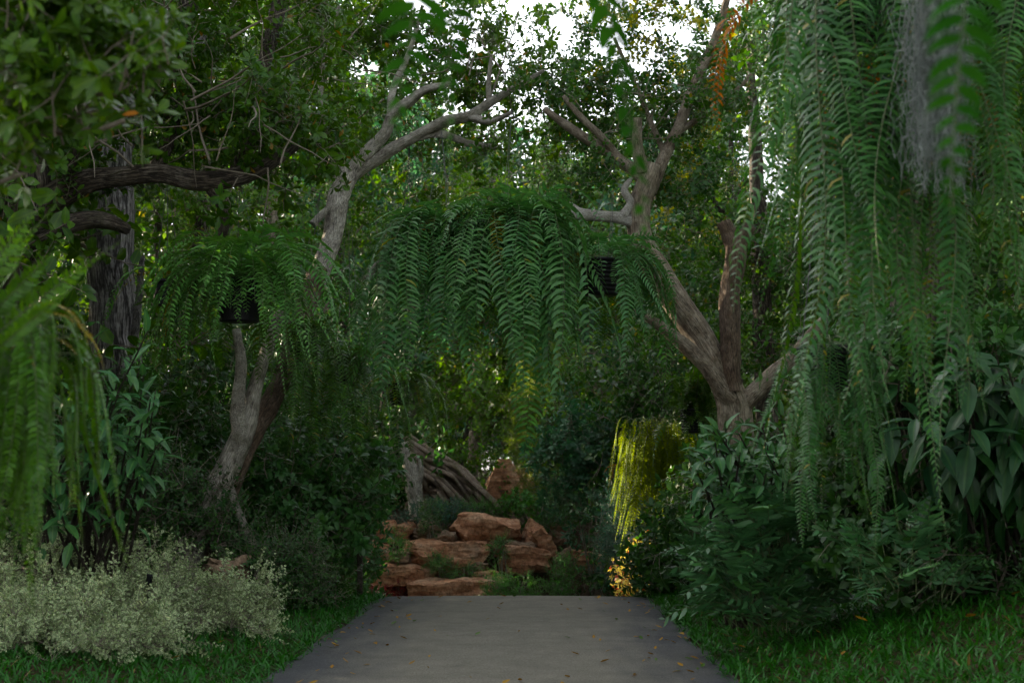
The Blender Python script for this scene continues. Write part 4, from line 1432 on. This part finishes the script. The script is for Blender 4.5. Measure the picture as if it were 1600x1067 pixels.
# blurred fronds close to the camera
BL = dict(pl=.13, pw=.046, gap=.055)
bl = fronds('overhead', 'fern_blur', [1.0, 1.2, 1.45], e0=10, La=.2, louvre=10, **BL)
of = hang_fern('overhead_fern', 'very blurred hanging fern at the top centre close to the camera', at(770, -330, 2.9),
               [(bl, 1, (.3, .4), None, (-10, 0))], pot=(.3, .24, True), wire_to=at(760, -900, 2.9), seed=21, rim=.06)
for k, (px, py, Y, sc, lean, az_) in enumerate([(722, -150, 3.3, .80, 9, 255), (792, -170, 3.2, .84, 0, 330), (806, -170, 3.3, .60, -1, 205)]):
    q = Quaternion((0, 1, 0), R(lean)) @ Quaternion((0, 0, 1), R(az_))
    part('frond', bl[k % 3], of, place(at(px, py, Y), q, sc))
hang_fern('overhead_fern', 'very blurred dark fern in the upper right corner close to the camera', at(1575, -260, 2.7),
          [(bl, 5, (.55, .7), (225, 275), (-6, 4)), (bl, 8, (.6, .85), (250, 330), (-8, 4))], pot=(.3, .24, True), wire_to=at(1600, -900, 2.7), seed=22, rim=.10)

# bright fern at the left edge near the camera
BO = dict(pl=.046, pw=.019, gap=.020, rachis=.003, ragged=.15)
bo = fronds('boston', 'fern_near', [.7, .9, 1.1, 1.3], e0=35, La=.16, **BO)
bo_up = fronds('bostonup', 'fern_near', [.55, .62], e0=42, La=2.5, end=-10, tip_pow=1.3, **BO)
bo_y = fronds('boston', 'fern_old', [.6], e0=30, La=.35, **BO)
hang_fern('foreground_fern', 'bright yellow-green blurred fern at the left edge close to the camera', at(-45, 530, 5.2),
          [(bo, 200, (.4, 1.02), None, (-8, 5)), (bo, 60, (.3, .9), (-110, 40), (-8, 6)),  (bo_up, 6, (.5, .7), 'r', (20, 50)), (bo_y, 6, (.3, .9), (-100, 20), (0, 20))],
          pot=(.36, .3, True), wire_to=at(-420, -700, 5.0), seed=31, rim=.30, zj=.12)

ff = bpy.data.objects['foreground_fern']
for px, py, Y, az_, tl, sc in [(-40, 550, 4.9, 4, -8, 1.1), (-62, 545, 5.0, -12, -6, 1.0), (-85, 510, 4.8, 10, 8, 1.0), (-20, 560, 4.7, -20, -16, .8), (-100, 545, 4.9, 0, 4, 1.1)]:
    q = Quaternion((0, 0, 1), R(az_)) @ Quaternion((0, 1, 0), -R(tl)) @ Quaternion((.743, 0, .669), R(-50))
    part('frond', bo_up[1], ff, place(at(px, py, Y), q, sc))

# soft fern that catches the sun
so = fronds('soft', 'fern_sun', [.9, 1.1, 1.3], pl=.07, pw=.026, gap=.034, e0=35, La=.13, ragged=.2)
so_d = fronds('soft', 'fern_dark', [.8, 1.0], pl=.085, pw=.026, gap=.032, e0=40, La=.4, ragged=.2)
hang_fern('sunlit_fern', 'yellow-green fern lit by the low sun, right of the stacked stones', at(1030, 690, 20.6),
          [(so, 120, (.6, 1.3), None, (-5, 12)), (so, 44, (.7, 1.35), (150, 270), (-5, 10)), (so_d, 14, (.7, .9), (-60, 60), (10, 50))], pot=(.4, .3, True), wire_to=at(1050, 500, 18), seed=33, rim=.42, zj=.34)
hang_fern('dark_fern', 'dark bushy fern below the fork of the tan tree', at(1085, 640, 19.6),
          [(so_d, 60, (.7, 1.1), None, (20, 70)), (so_d, 30, (.8, 1.2), None, (0, 30))], pot=(.4, .3, True), wire_to=at(1095, 545, 18), seed=34, rim=.35, zj=.25)

# ------------------------------------------------------------------ STACKED STONES
def rock_mesh(w, d, h, seed, n=9.0, cuts=12, rough=.05):
    rr = random.Random(seed)
    K = 14
    mbv, F = {}, []
    idx = {}
    V = []

    def vid(p):
        k = tuple(round(c, 5) for c in p)
        if k not in idx:
            idx[k] = len(V); V.append(Vector(p))
        return idx[k]
    for ax in range(3):
        for sg in (-1, 1):
            for i in range(K):
                for j in range(K):
                    q = []
                    for a, b in ((i, j), (i + 1, j), (i + 1, j + 1), (i, j + 1)):
                        c = [0, 0, 0]
                        c[ax] = sg; c[(ax + 1) % 3] = a / K * 2 - 1; c[(ax + 2) % 3] = b / K * 2 - 1
                        q.append(vid(c))
                    F.append(q if sg > 0 else q[::-1])
    planes = []
    for _ in range(cuts):
        nn = rand_dir(rr)
        nn.z *= .7
        nn.normalize()
        planes.append((nn, rr.uniform(.70, .98)))
    out = []
    for v in V:
        l = (abs(v.x) ** n + abs(v.y) ** n + abs(v.z) ** n) ** (1 / n)
        p = v / l
        for nn, dd in planes:
            t = p.dot(nn) - dd * (abs(nn.x) + abs(nn.y) + abs(nn.z)) * .80
            if t > 0:
                p = p - nn * t
        out.append(p)
    res = []
    for p in out:
        q = Vector((p.x * w / 2, p.y * d / 2, p.z * h / 2))
        s = Vector((q.x * 2.2 + seed * 5.3, q.y * 2.2, q.z * 5))
        nv = noise.noise_vector(s) * rough * 1.3 + noise.noise_vector(s * 3.1) * rough * .7 + noise.noise_vector(s * 7.3) * rough * .35
        nv += Vector((p.x, p.y, 0)) * .022 * round(2.2 * noise.noise(Vector((seed, 0, q.z * 6))))
        q += nv
        q.z += .02 * math.sin(q.x * 3 + seed)
        res.append(tuple(q))
    mb = MB()
    mb.add(res, F)
    me = mb.mesh('stone', ROCK)
    me.set_sharp_from_angle(angle=R(26))
    return me


STONES = [
    # px0, px1, py0, py1, Y, depth, roll deg, mat, label
    (706, 810, 806, 854, 30.6, 1.2, 3, ROCK, 'big rounded red boulder on top of the stack'),
    (632, 760, 846, 892, 30.0, 1.2, 1, ROCK, 'long red boulder under the big rounded one'),
    (570, 674, 880, 912, 29.3, 1.1, 2, ROCK, 'flat pinkish slab at the lower end of the stack near the path'),
    (640, 782, 906, 950, 28.8, 1.1, -1, ROCK, 'low flat red slab right behind the path crest'),
    (770, 856, 855, 898, 30.2, 1.0, 4, ROCK, 'square-edged red block below the tilted slab'),
    (812, 850, 818, 862, 30.8, .8, 24, ROCK, 'tilted wedge of red stone beside the big rounded boulder'),
    (838, 868, 826, 896, 30.4, .9, -24, ROCK, 'steep leaning red slab at the right of the stack'),
    (868, 898, 858, 900, 29.8, .7, -12, ROCK2, 'small upright stone leaning at the right end'),
    (886, 940, 862, 892, 29.9, .9, 8, ROCK, 'brown stone at the right end under the blue-green shrub'),
    (580, 618, 816, 846, 30.8, .9, 5, ROCK, 'red block in the upper row behind the thin post'),
    (612, 646, 820, 846, 30.9, .9, -4, ROCK, 'reddish block in the upper row left of the pale stone'),
    (648, 690, 818, 850, 30.7, .8, 10, ROCK2, 'pale grey-brown stone in the upper row'),
    (676, 710, 832, 852, 30.4, .7, -6, ROCK2, 'mossy little stone against the big rounded boulder'),
    (780, 838, 846, 862, 30.2, .7, 2, ROCK2, 'thin brown stone under the tilted wedge'),
    (560, 612, 848, 880, 30.1, .9, 2, ROCK, 'dark red block behind the hanging leaves'),
    (742, 776, 890, 912, 29.4, .7, 3, ROCK, 'small red stone showing between the ground plants'),
    (740, 762, 878, 896, 29.5, .5, 8, ROCK2, 'little pale stone beside the leafy sprig'),
    (606, 640, 866, 882, 29.6, .6, -3, ROCK2, 'grey rubble stone on the flat slab'),
    (560, 650, 905, 950, 29.9, .8, 0, ROCK2, 'dark stone in the hollow under the flat slab'),
    (860, 884, 816, 850, 31.2, .7, 8, ROCK2, 'small brown stone behind the leaning slab'),
]
for i, (x0, x1, y0, y1, Y, dp, roll, mt, lab) in enumerate(STONES):
    c = at((x0 + x1) / 2, (y0 + y1) / 2, Y)
    a = abs(R(roll))
    w, h = m(x1 - x0, Y), m(y1 - y0, Y)
    if abs(roll) > 15:
        h2 = h; w2 = w * .8
        w, h = (w2, h2) if h > w else (w, h * .75)
    me = rock_mesh(w * 1.03, dp, h * 1.06, 60 + i, n=7 + 2 * (i % 3))
    me.materials.clear(); me.materials.append(mt)
    o = part('boulder', me, None, Matrix.Translation(c) @ Matrix.Rotation(R(rnd.uniform(-12, 12)), 4, 'Z') @ Matrix.Rotation(R(roll), 4, 'Y'))
    tag(o, lab, 'boulder', 'stacked red stones at the end of the path')

# stones by the leaning tree and a pointed red stone further back
for (px, py, Y, w, d, h, sd, mt, lab) in [
    (372, 884, 15.6, .26, .24, .3, 91, ROCK2, 'small brown stone standing at the foot of the leaning tree'),
    (345, 896, 15.2, .28, .26, .34, 92, ROCK2, 'knobbly brown stone behind the pale variegated shrub'),
]:
    o = part('stone', rock_mesh(w, d, h, sd), None, Matrix.Translation(at(px, py, Y)))
    o.data.materials.clear(); o.data.materials.append(mt)
    tag(o, lab, 'stone')
c = at(788, 752, 38)
me = rock_mesh(1.15, 1.0, 1.2, 99, n=6, cuts=2)
for v in me.vertices:
    f = (v.co.z + .9) / 1.8
    v.co.x *= max(.08, 1.25 - 1.1 * f); v.co.y *= max(.08, 1.25 - 1.1 * f)
o = part('boulder', me, None, Matrix.Translation(c))
tag(o, 'pointed red stone standing behind the leaning roots', 'boulder')
c = at(850, 775, 40)
o = part('boulder', rock_mesh(3.2, 1.6, 1.5, 101), None, Matrix.Translation(c))
tag(o, 'wide red stone behind the plume tree', 'boulder')

# leaning fused roots above the stones
base = at(790, 806, 33)
t = thing('leaning_roots', 'leaning bundle of twisted fused roots above the red stones', 'tree', (base.x, base.y, ground_z(base.x, base.y)))
rr = random.Random(12)
for k in range(26):
    f = k / 25
    x1 = 682 + 118 * (1 - f) ** .9 + rr.uniform(-6, 6)
    y1 = 812 + rr.uniform(-2, 6)
    x0 = 652 + rr.uniform(-8, 10) + (1 - f) * 10
    y0 = 704 + 56 * f + rr.uniform(-7, 7)
    Yk = 33 + .3 * math.sin(k * 2.1)
    sp = [(x0 - 26, y0 - 20, Yk + .1, 5), (x0, y0, Yk, 8)]
    for s_ in (.2, .4, .6, .8):
        bow = -16 * math.sin(math.pi * s_) * (1 - f * .6)
        sp.append((x0 + (x1 - x0) * s_ + rr.uniform(-6, 6), y0 + (y1 - y0) * s_ + bow + rr.uniform(-6, 6), Yk + rr.uniform(-.2, .2), rr.uniform(5, 11)))
    sp.append((x1, y1, Yk, rr.uniform(5, 10)))
    mb, _ = limb_mb(sp, 8, .25, k)
    part('root', mb.mesh('root', BK['root']), t)
t = thing('stump', 'pale split trunk standing beside the leaning roots', 'tree', at(650, 800, 32.5))
limbs(t, [('trunk', [(652, 812, 32.5, 24), (649, 780, 32.5, 22), (645, 745, 32.5, 26), (636, 715, 32.5, 18), (632, 690, 32.5, 10)]),
          ('stub', [(652, 765, 32.4, 12), (658, 735, 32.4, 9), (655, 715, 32.4, 4)])], BK['grey'], rough=.2, seed=55)

# thin post
t = thing('thin_post', 'slender dark post standing at the left edge of the path crest', 'post', at(562, 930, 19.0))
limbs(t, [('pole', [(562, 940, 19, 10), (562, 890, 19, 9), (561, 830, 19, 9), (560, 770, 19, 7)])], BK['dark'], seed=3)


# ------------------------------------------------------------------ SHRUBS
def shrub(name, label, px, py, Y, rx, ry, depth, kind, matk, n, smin, smax, seed, cat='shrub', group=None, up=.6, blobs=None, clumps=9, shell=.45, keep=None):
    c = at(px, py, Y)
    gz = ground_z(c.x, c.y)
    root = thing(name, label, cat, (c.x, c.y, gz), group)
    bl_ = blobs or [blob(px, py, Y, rx, ry, depth)]
    scatter(root, bl_, sprays(kind, matk), n, smin, smax, up=up, seed=seed, clumps=clumps, gaps=False, shell=shell, keep=keep)
    rr_ = random.Random(seed)
    tg = []
    for _ in range(6):
        b = rr_.choice(bl_)
        d = rand_dir(rr_)
        tg.append(b[0] + Vector((d.x * b[1][0], d.y * b[1][1], abs(d.z) * b[1][2])) * .6)
    stems(root, (c.x, c.y, gz), tg, BK['twig'], .018, .005, seed=seed)
    return root


# variegated shrub
vb = [blob(90, 938, 12.6, 130, 55, .7, 1.2), blob(60, 985, 11.6, 110, 45, .5, 1), blob(210, 930, 13.2, 130, 48, .8, 1.3), blob(300, 938, 13.8, 120, 44, .8, 1.3), blob(180, 985, 12.6, 120, 35, .5, 1), blob(375, 955, 14.2, 70, 34, .6, .8), blob(20, 895, 12.8, 80, 40, .6, .6),
      blob(160, 868, 14, 80, 28, .5, .6)]
shrub('variegated_shrub', 'spreading low shrub with small cream and pale green leaves', 200, 960, 13.2, 0, 0, 0, 'varieg', 'varieg', 300, .75, 1.15, 301, up=.2, blobs=vb, clumps=14, shell=.6, keep=lambda p: pix(p)[0] < 425)
vb2 = [blob(40, 1030, 10.8, 120, 40, .5), blob(250, 972, 12.8, 150, 38, .5), blob(140, 1005, 11.6, 120, 36, .5), blob(370, 968, 14, 60, 26, .4, .5)]
shrub('variegated_shrub', 'second cream-leaved shrub, in front along the grass', 60, 1010, 11.8, 0, 0, 0, 'varieg', 'varieg', 290, .7, 1.05, 302, up=.2, blobs=vb2, clumps=14, shell=.7, keep=lambda p: pix(p)[0] < 420)

# garden spotlight
c = at(233, 906, 12.5)
t = thing('garden_light', 'small black garden spotlight poking out of the pale shrub', 'lamp', (c.x, c.y, c.z - .5))
part('lamp_head', lathe([(.001, -.045), (.024, -.045), (.028, -.03), (.028, .03), (.033, .034), (.033, .05), (.024, .05), (.022, .04), (.001, .04)]).mesh('lamp_head', POT), t, Matrix.Translation(c) @ Matrix.Rotation(R(14), 4, 'Y'))
part('stake', lathe([(.001, -.5), (.010, -.48), (.012, -.045), (.012, 0), (.001, 0)], 10).mesh('stake', POT), t, Matrix.Translation(c))

SH = [
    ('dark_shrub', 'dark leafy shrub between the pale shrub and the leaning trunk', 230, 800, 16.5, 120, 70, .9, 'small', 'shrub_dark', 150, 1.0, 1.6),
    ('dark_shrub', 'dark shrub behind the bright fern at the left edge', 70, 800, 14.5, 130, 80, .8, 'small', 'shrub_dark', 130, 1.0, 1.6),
    ('leafy_shrub', 'leafy green shrub right of the leaning trunk', 450, 800, 18.5, 80, 80, .9, 'broad', 'shrub', 130, .9, 1.4),
    ('leafy_shrub', 'leafy green shrub behind the thin dark post', 505, 790, 20.5, 50, 90, .7, 'broad', 'shrub', 120, .9, 1.4),
    ('leafy_shrub', 'taller shrub below the sparse dark hanging fern', 480, 700, 21.5, 90, 70, .9, 'broad', 'shrub', 110, 1.0, 1.5),
    ('low_shrub', 'low dark shrub with small leaves at the left edge of the path', 455, 920, 16.8, 62, 50, .7, 'small', 'shrub_dark', 150, .8, 1.2),
    ('low_shrub', 'small low shrub beside the foot of the prop root', 400, 905, 16.0, 55, 36, .5, 'small', 'shrub_dark', 90, .7, 1.1),
    ('dark_shrub', 'dark shrub under the thin hanging fern by the cracked trunk', 240, 700, 18.0, 110, 70, .9, 'broad', 'shrub_dark', 120, .9, 1.4),
    ('feathery_shrub', 'bright feathery low shrub in front of the stacked stones', 805, 918, 27.5, 48, 20, .4, 'small', 'feather', 90, .5, .8),
    ('feathery_shrub', 'bright feathery low shrub right of the one before the stones', 882, 912, 27.8, 34, 26, .4, 'small', 'feather', 80, .5, .8),
    ('feathery_shrub', 'feathery plant in the gap above the low flat slab', 718, 892, 29.0, 28, 10, .3, 'feather', 'feather', 36, .5, .8),
    ('stone_plant', 'leafy sprig growing against the long red boulder', 690, 880, 29.2, 12, 14, .2, 'small', 'feather', 16, .5, .8),
    ('stone_plant', 'leafy sprig in the dark gap below the big boulder', 786, 864, 29.5, 14, 14, .2, 'small', 'feather', 16, .5, .8),
    ('stone_plant', 'leafy sprig at the left end of the long red boulder', 622, 854, 29.4, 16, 20, .2, 'small', 'feather', 24, .5, .8),
    ('stone_plant', 'green plant on top beside the pale grey-brown stone', 672, 812, 30.2, 10, 24, .2, 'small', 'shrub', 24, .6, .9),
    ('stone_plant', 'leafy plant behind the tilted wedge of red stone', 830, 806, 31.6, 34, 20, .4, 'broad', 'feather', 50, .6, .9),
    ('stone_plant', 'small shrub to the right behind the leaning slab', 880, 800, 31.4, 34, 34, .5, 'small', 'shrub', 60, .9, 1.3),
    ('ground_cover', 'pale low plants on the bank above the upper stones', 690, 806, 31.3, 60, 10, .5, 'small', 'blue', 90, .6, .9),
    ('ground_cover', 'green low plants on the bank above the big rounded boulder', 735, 800, 31.6, 60, 10, .5, 'small', 'feather', 80, .6, .9),
    ('blue_shrub', 'blue-green airy shrub right of the stones', 985, 845, 25.0, 28, 62, .6, 'feather', 'blue', 100, 1.0, 1.5),
    ('blue_shrub', 'blue-green shrub behind the croton', 1010, 830, 24.0, 34, 60, .6, 'feather', 'blue', 90, 1.0, 1.5),
    ('blue_shrub', 'blue-green bush at the back left of the sunlit fern', 930, 740, 29.0, 60, 70, .9, 'broad', 'back_blue', 130, 1.0, 1.5),
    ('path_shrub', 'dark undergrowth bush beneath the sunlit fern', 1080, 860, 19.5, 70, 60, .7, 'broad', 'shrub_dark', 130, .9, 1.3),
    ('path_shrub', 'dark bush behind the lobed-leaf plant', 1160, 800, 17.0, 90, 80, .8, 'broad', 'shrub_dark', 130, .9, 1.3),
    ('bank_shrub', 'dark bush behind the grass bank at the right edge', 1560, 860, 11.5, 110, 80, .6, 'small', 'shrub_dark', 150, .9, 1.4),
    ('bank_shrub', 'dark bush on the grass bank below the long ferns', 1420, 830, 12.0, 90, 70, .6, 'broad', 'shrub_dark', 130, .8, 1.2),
    ('bank_shrub', 'leafy bush under the stout trunk behind the long ferns', 1470, 640, 11.5, 120, 90, .6, 'broad', 'shrub', 140, .8, 1.2),
]
for i, s in enumerate(SH):
    nm, lab, px, py, Y, rx, ry, dp, kd, mk, n, a, b = s
    shrub(nm, lab, px, py, Y, rx, ry, dp, kd, mk, n, a, b, 400 + i, cat='shrub' if 'plant' not in nm and 'cover' not in nm else 'plant')

# plume tree
c = at(845, 800, 34)
t = thing('plume_tree', 'soft yellow-green plume tree behind the stones', 'tree', (c.x, c.y, ground_z(c.x, c.y)))
limbs(t, [('trunk', [(850, 830, 34, 8), (846, 700, 34, 6), (842, 560, 34, 3)])], BK['twig'])
scatter(t, [blob(842, 560, 34, 20, 40, .5), blob(838, 620, 34, 34, 30, .7), blob(845, 690, 34, 44, 34, .8), blob(880, 650, 34.3, 30, 30, .6), blob(835, 750, 34, 44, 36, .8), blob(880, 740, 34.2, 36, 40, .7), blob(915, 755, 33.6, 26, 22, .5)], sprays('plume', 'plume'), 240, .8, 1.3, seed=77, up=.2, gaps=False)

# croton
c = at(1000, 925, 21)
t = thing('croton', 'small yellow and orange croton catching the sun beside the path', 'shrub', (c.x, c.y, ground_z(c.x, c.y)))
scatter(t, [blob(998, 898, 20.6, 32, 28, .3)], sprays('broad', 'croton'), 90, .5, .8, seed=78, up=.5, gaps=False)
stems(t, t.location, [at(990, 900, 21), at(1010, 890, 21), at(1000, 880, 21)], BK['twig'], .012, .004)

# dark red plant under the slab
c = at(612, 925, 29)
t = thing('red_plant', 'dark red leafy plant in the hollow under the flat slab', 'plant', (c.x, c.y, ground_z(c.x, c.y)))
scatter(t, [blob(615, 922, 29.0, 26, 12, .25)], sprays('small', 'red'), 26, .6, .9, seed=79, gaps=False)
c = at(968, 730, 23)
t = thing('dry_fern', 'hanging reddish-brown dry fern left of the sunlit fern', 'fern', c)
for k in range(6):
    q = Quaternion((0, 0, 1), k * 1.05)
    part('frond', rnd.choice(sword_dead), t, place(c, q, rnd.uniform(.35, .5)))


# ------------------------------------------------------------------ BROAD-LEAVED PLANTS, LEAF BY LEAF
def big_leaves(matk, seed, n=5, ratio=.36, curl=.35, v1=.38, v2=.7, w2=.8):
    out = []
    for i in range(n):
        rg_ = np.random.default_rng(seed + i)
        mb_ = MB()
        # a blade of three strips across and six along
        L = 1.0
        rows_ = 7
        V_, A_ = [], []
        cu = curl * rg_.uniform(.5, 1.6)
        tw_ = rg_.normal(0, .25)
        for r_ in range(rows_ + 1):
            v = r_ / rows_
            w = ratio * .5 * (math.sin(math.pi * min(1, v ** .8)) ** .75 if 0 < v < 1 else 0) + (.004 if v == 0 else 0)
            x = v * (1 - .2 * cu * v)
            z = -cu * v * v * .9
            a_ = tw_ * v
            for s_ in (-1, -.5, 0, .5, 1):
                rip = .02 * math.sin(v * 22 + s_) * abs(s_)
                V_.append((x, s_ * w * math.cos(a_), z + abs(s_) * w * .35 + s_ * w * math.sin(a_) + rip * w * 3))
                A_.append((s_, v, rg_.random() * 0 + .5))
        F_ = [(r_ * 5 + k, r_ * 5 + k + 1, (r_ + 1) * 5 + k + 1, (r_ + 1) * 5 + k) for r_ in range(rows_) for k in range(4)]
        rv = rg_.random()
        A_ = [(a[0], a[1], rv) for a in A_]
        mb_.add(V_, F_, A_, 0)
        add_tube(mb_, [(-.12, 0, .0), (0, 0, 0)], [.010, .008], 4, mi=1, cap=False)
        out.append(mb_.mesh('leaf', [LM[matk], STEM]))
    return out


def leafy_plant(name, label, cat, root_px, stalks, leaves, Lr, per, seed, incl=(35, 95), droop=0.0, group=None, spacing=.08):
    """stalks: tip points; each stalk carries PER leaves in a spiral towards its tip"""
    rr_ = random.Random(seed)
    c = at(*root_px)
    gz = ground_z(c.x, c.y)
    root = thing(name, label, cat, (c.x, c.y, gz), group)
    for tip in stalks:
        a = Vector((c.x + rr_.uniform(-.5, .5), c.y + rr_.uniform(-.3, .3), gz))
        mid = a.lerp(tip, .6) + Vector((rr_.uniform(-.1, .1), 0, .12))
        q = catmull([tuple(a), tuple(mid), tuple(tip)], 5)
        mb_ = MB()
        add_tube(mb_, q, list(np.linspace(.016, .006, len(q))), 6)
        part('stem', mb_.mesh('stem', BK['dark']), root)
        ph = rr_.uniform(0, 6)
        T = (Vector(q[-1]) - Vector(q[-3])).normalized()
        for k in range(per):
            f_ = (k + .5) / per
            x_ = (.30 + .70 * f_ ** .7) * (len(q) - 1)
            i_ = min(int(x_), len(q) - 2)
            p = Vector(q[i_]).lerp(Vector(q[i_ + 1]), x_ - i_)
            az = ph + k * 2.4
            s = T.cross(Vector((.2, .3, .9))).normalized()
            w = T.cross(s)
            rad = s * math.cos(az) + w * math.sin(az)
            inc = R(incl[0] + (incl[1] - incl[0]) * (1 - k / max(1, per - 1)) + rr_.gauss(0, 8))
            d = (T * math.cos(inc) + rad * math.sin(inc) + Vector((0, 0, -droop))).normalized()
            up = (Vector((0, 0, 1)) + T * .4)
            up = (up - d * up.dot(d)).normalized()
            yv = up.cross(d)
            M3 = Matrix((d, yv, up)).transposed()
            L_ = rr_.uniform(*Lr) * (.75 + .25 * k / per if k < per - 2 else .7)
            part('leaf', rr_.choice(leaves), root, place(p + d * .1 * L_, M3.to_quaternion(), L_))
    return root


def tips(cx, cy, rx, ry, Y, dY, n, seed):
    r_ = random.Random(seed)
    return [at(cx + r_.uniform(-1, 1) * rx, cy + r_.uniform(-1, 1) * ry, Y + r_.uniform(-1, 1) * dY) for _ in range(n)]


bl_r = big_leaves('broad', 500)
bl_d = big_leaves('broad_dark', 520, ratio=.34, curl=.5)
leafy_plant('broadleaf_shrub', 'shrub with broad pointed leaves below the tan forked tree', 'shrub', (1200, 850, 13.6), tips(1160, 700, 75, 55, 12.5, .5, 18, 1) + tips(1120, 680, 40, 30, 12.3, .3, 6, 2) + tips(1225, 745, 40, 40, 12, .3, 6, 12), bl_r, (.2, .3), 11, 61)
leafy_plant('broadleaf_shrub', 'broad-leaved shrub beside the cracked grey trunk', 'shrub', (120, 800, 13.4), tips(170, 590, 80, 90, 12, .6, 18, 3) + tips(205, 660, 50, 60, 11.8, .3, 10, 4) + tips(90, 740, 60, 50, 11.8, .3, 6, 44), bl_r, (.2, .32), 11, 62)
leafy_plant('dark_plant', 'plant with large dark drooping leaves behind the right ferns', 'plant', (1520, 860, 11.4), tips(1490, 600, 90, 80, 10.4, .5, 14, 5) + tips(1580, 640, 50, 80, 10.2, .4, 10, 6), bl_d, (.3, .46), 12, 63, incl=(50, 110), droop=.5)

# lobed-leaf plants: every leaf a part
lob = fronds('lobed', 'lobed', [.5, .56, .62, .44], pl=.20, pw=.050, gap=.072, e0=55, La=.42, end=-30, drop=.55, louvre=8, base=.30, rachis=.005, ragged=.1, tip_pow=.55, wave=.05)
lob2 = fronds('lobed', 'broad', [.52, .58], pl=.20, pw=.050, gap=.074, e0=60, La=.5, end=-20, drop=.75, louvre=8, base=.30, rachis=.005, ragged=.1, tip_pow=.55, wave=.05)


def lobed_plant(label, px, py, Y, rx, n, s0, s1, seed, layers=3):
    r_ = random.Random(seed)
    c = at(px, py, Y)
    root = thing('lobed_plant', label, 'plant', (c.x, c.y, ground_z(c.x, c.y)), 'lobed-leaf plants on the right bank')
    for i in range(n):
        a = r_.uniform(0, 6.28)
        rad = m(rx, Y) * math.sqrt(r_.random())
        h = r_.random()
        p = Vector((c.x + math.cos(a) * rad, c.y + math.sin(a) * rad * .6, 0))
        p.z = max(ground_z(p.x, p.y), c.z - .25) + h * .62 * (1 - .5 * (rad / m(rx, Y)) ** 2)
        q = Quaternion((0, 0, 1), a + r_.gauss(0, .5)) @ Quaternion((0, 1, 0), -R(r_.uniform(-20, 35))) @ Quaternion((1, 0, 0), r_.gauss(0, .25))
        part('leaf', r_.choice(lob if r_.random() < .85 else lob2), root, place(p, q, r_.uniform(s0, s1)))
    return root


lobed_plant('big lobed-leaf plant at the right edge of the path', 1212, 945, 12.2, 84, 110, .8, 1.15, 71)
lobed_plant('dark lobed-leaf plant nearer the path crest', 1122, 895, 14.5, 38, 50, .75, 1.0, 72)
lobed_plant('lobed-leaf plant higher on the bank under the broad-leaved shrub', 1240, 850, 12.2, 80, 80, .8, 1.1, 73)
lobed_plant('lobed-leaf plant on the bank under the long ferns', 1420, 890, 10.8, 90, 60, .55, .85, 74)

# dry and pale fronds lying on the bank
c = at(1395, 905, 10.2)
o = thing('fallen_frond', 'pale fallen fern frond lying on the grass bank', 'frond', c)
part('frond', fronds('arch', 'feather', [.5], pl=.10, pw=.022, gap=.034, e0=10, La=3, end=-5)[0], o, place(c, Quaternion((0, 0, 1), R(15)) @ Quaternion((0, 1, 0), R(-12)), .75))
# ------------------------------------------------------------------ LITTER
fl = []
for i in range(5):
    mb = MB()
    add_leaves(mb, [(0, 0, .004)], [(1, 0, .12)], [(0, 0, 1)], .085, .04, curl=rnd.uniform(-.3, .5), fold=rnd.uniform(.2, .7))
    fl.append(mb.mesh('fallen_leaf', LM['dead'] if i < 4 else LM['tree_near']))
for i in range(150):
    x = rnd.uniform(-1.7, 1.7)
    if rnd.random() < .65:
        x = math.copysign(1.7 - abs(rnd.gauss(0, .35)), x)
    y = rnd.uniform(10.2, 18.9)
    q = Quaternion((0, 0, 1), rnd.uniform(0, 6.28)) @ Quaternion((1, 0, 0), rnd.gauss(0, .2))
    t_ = x / PATH_HALF
    o = part('fallen_leaf', rnd.choice(fl), None, place((x, y, ground_z(0, y) + .008 + .015 * max(0, 1 - t_ * t_)), q, rnd.uniform(.45, 1.1)))
    tag(o, 'small dry leaf fallen on the grey path', 'leaf', 'fallen leaves on the path')
for i in range(26):
    side = rnd.random() < .75
    x = rnd.uniform(2.0, 4.4) if side else rnd.uniform(-3.0, -1.9)
    y = rnd.uniform(9.5, 16)
    q = Quaternion((0, 0, 1), rnd.uniform(0, 6.28)) @ Quaternion((1, 0, 0), rnd.gauss(0, .4))
    o = part('fallen_leaf', rnd.choice(fl[:4]), None, place((x, y, ground_z(x, y) + .075), q, rnd.uniform(.7, 1.3)))
    tag(o, 'dry brown leaf lying in the grass beside the path', 'leaf', 'fallen leaves in the grass')
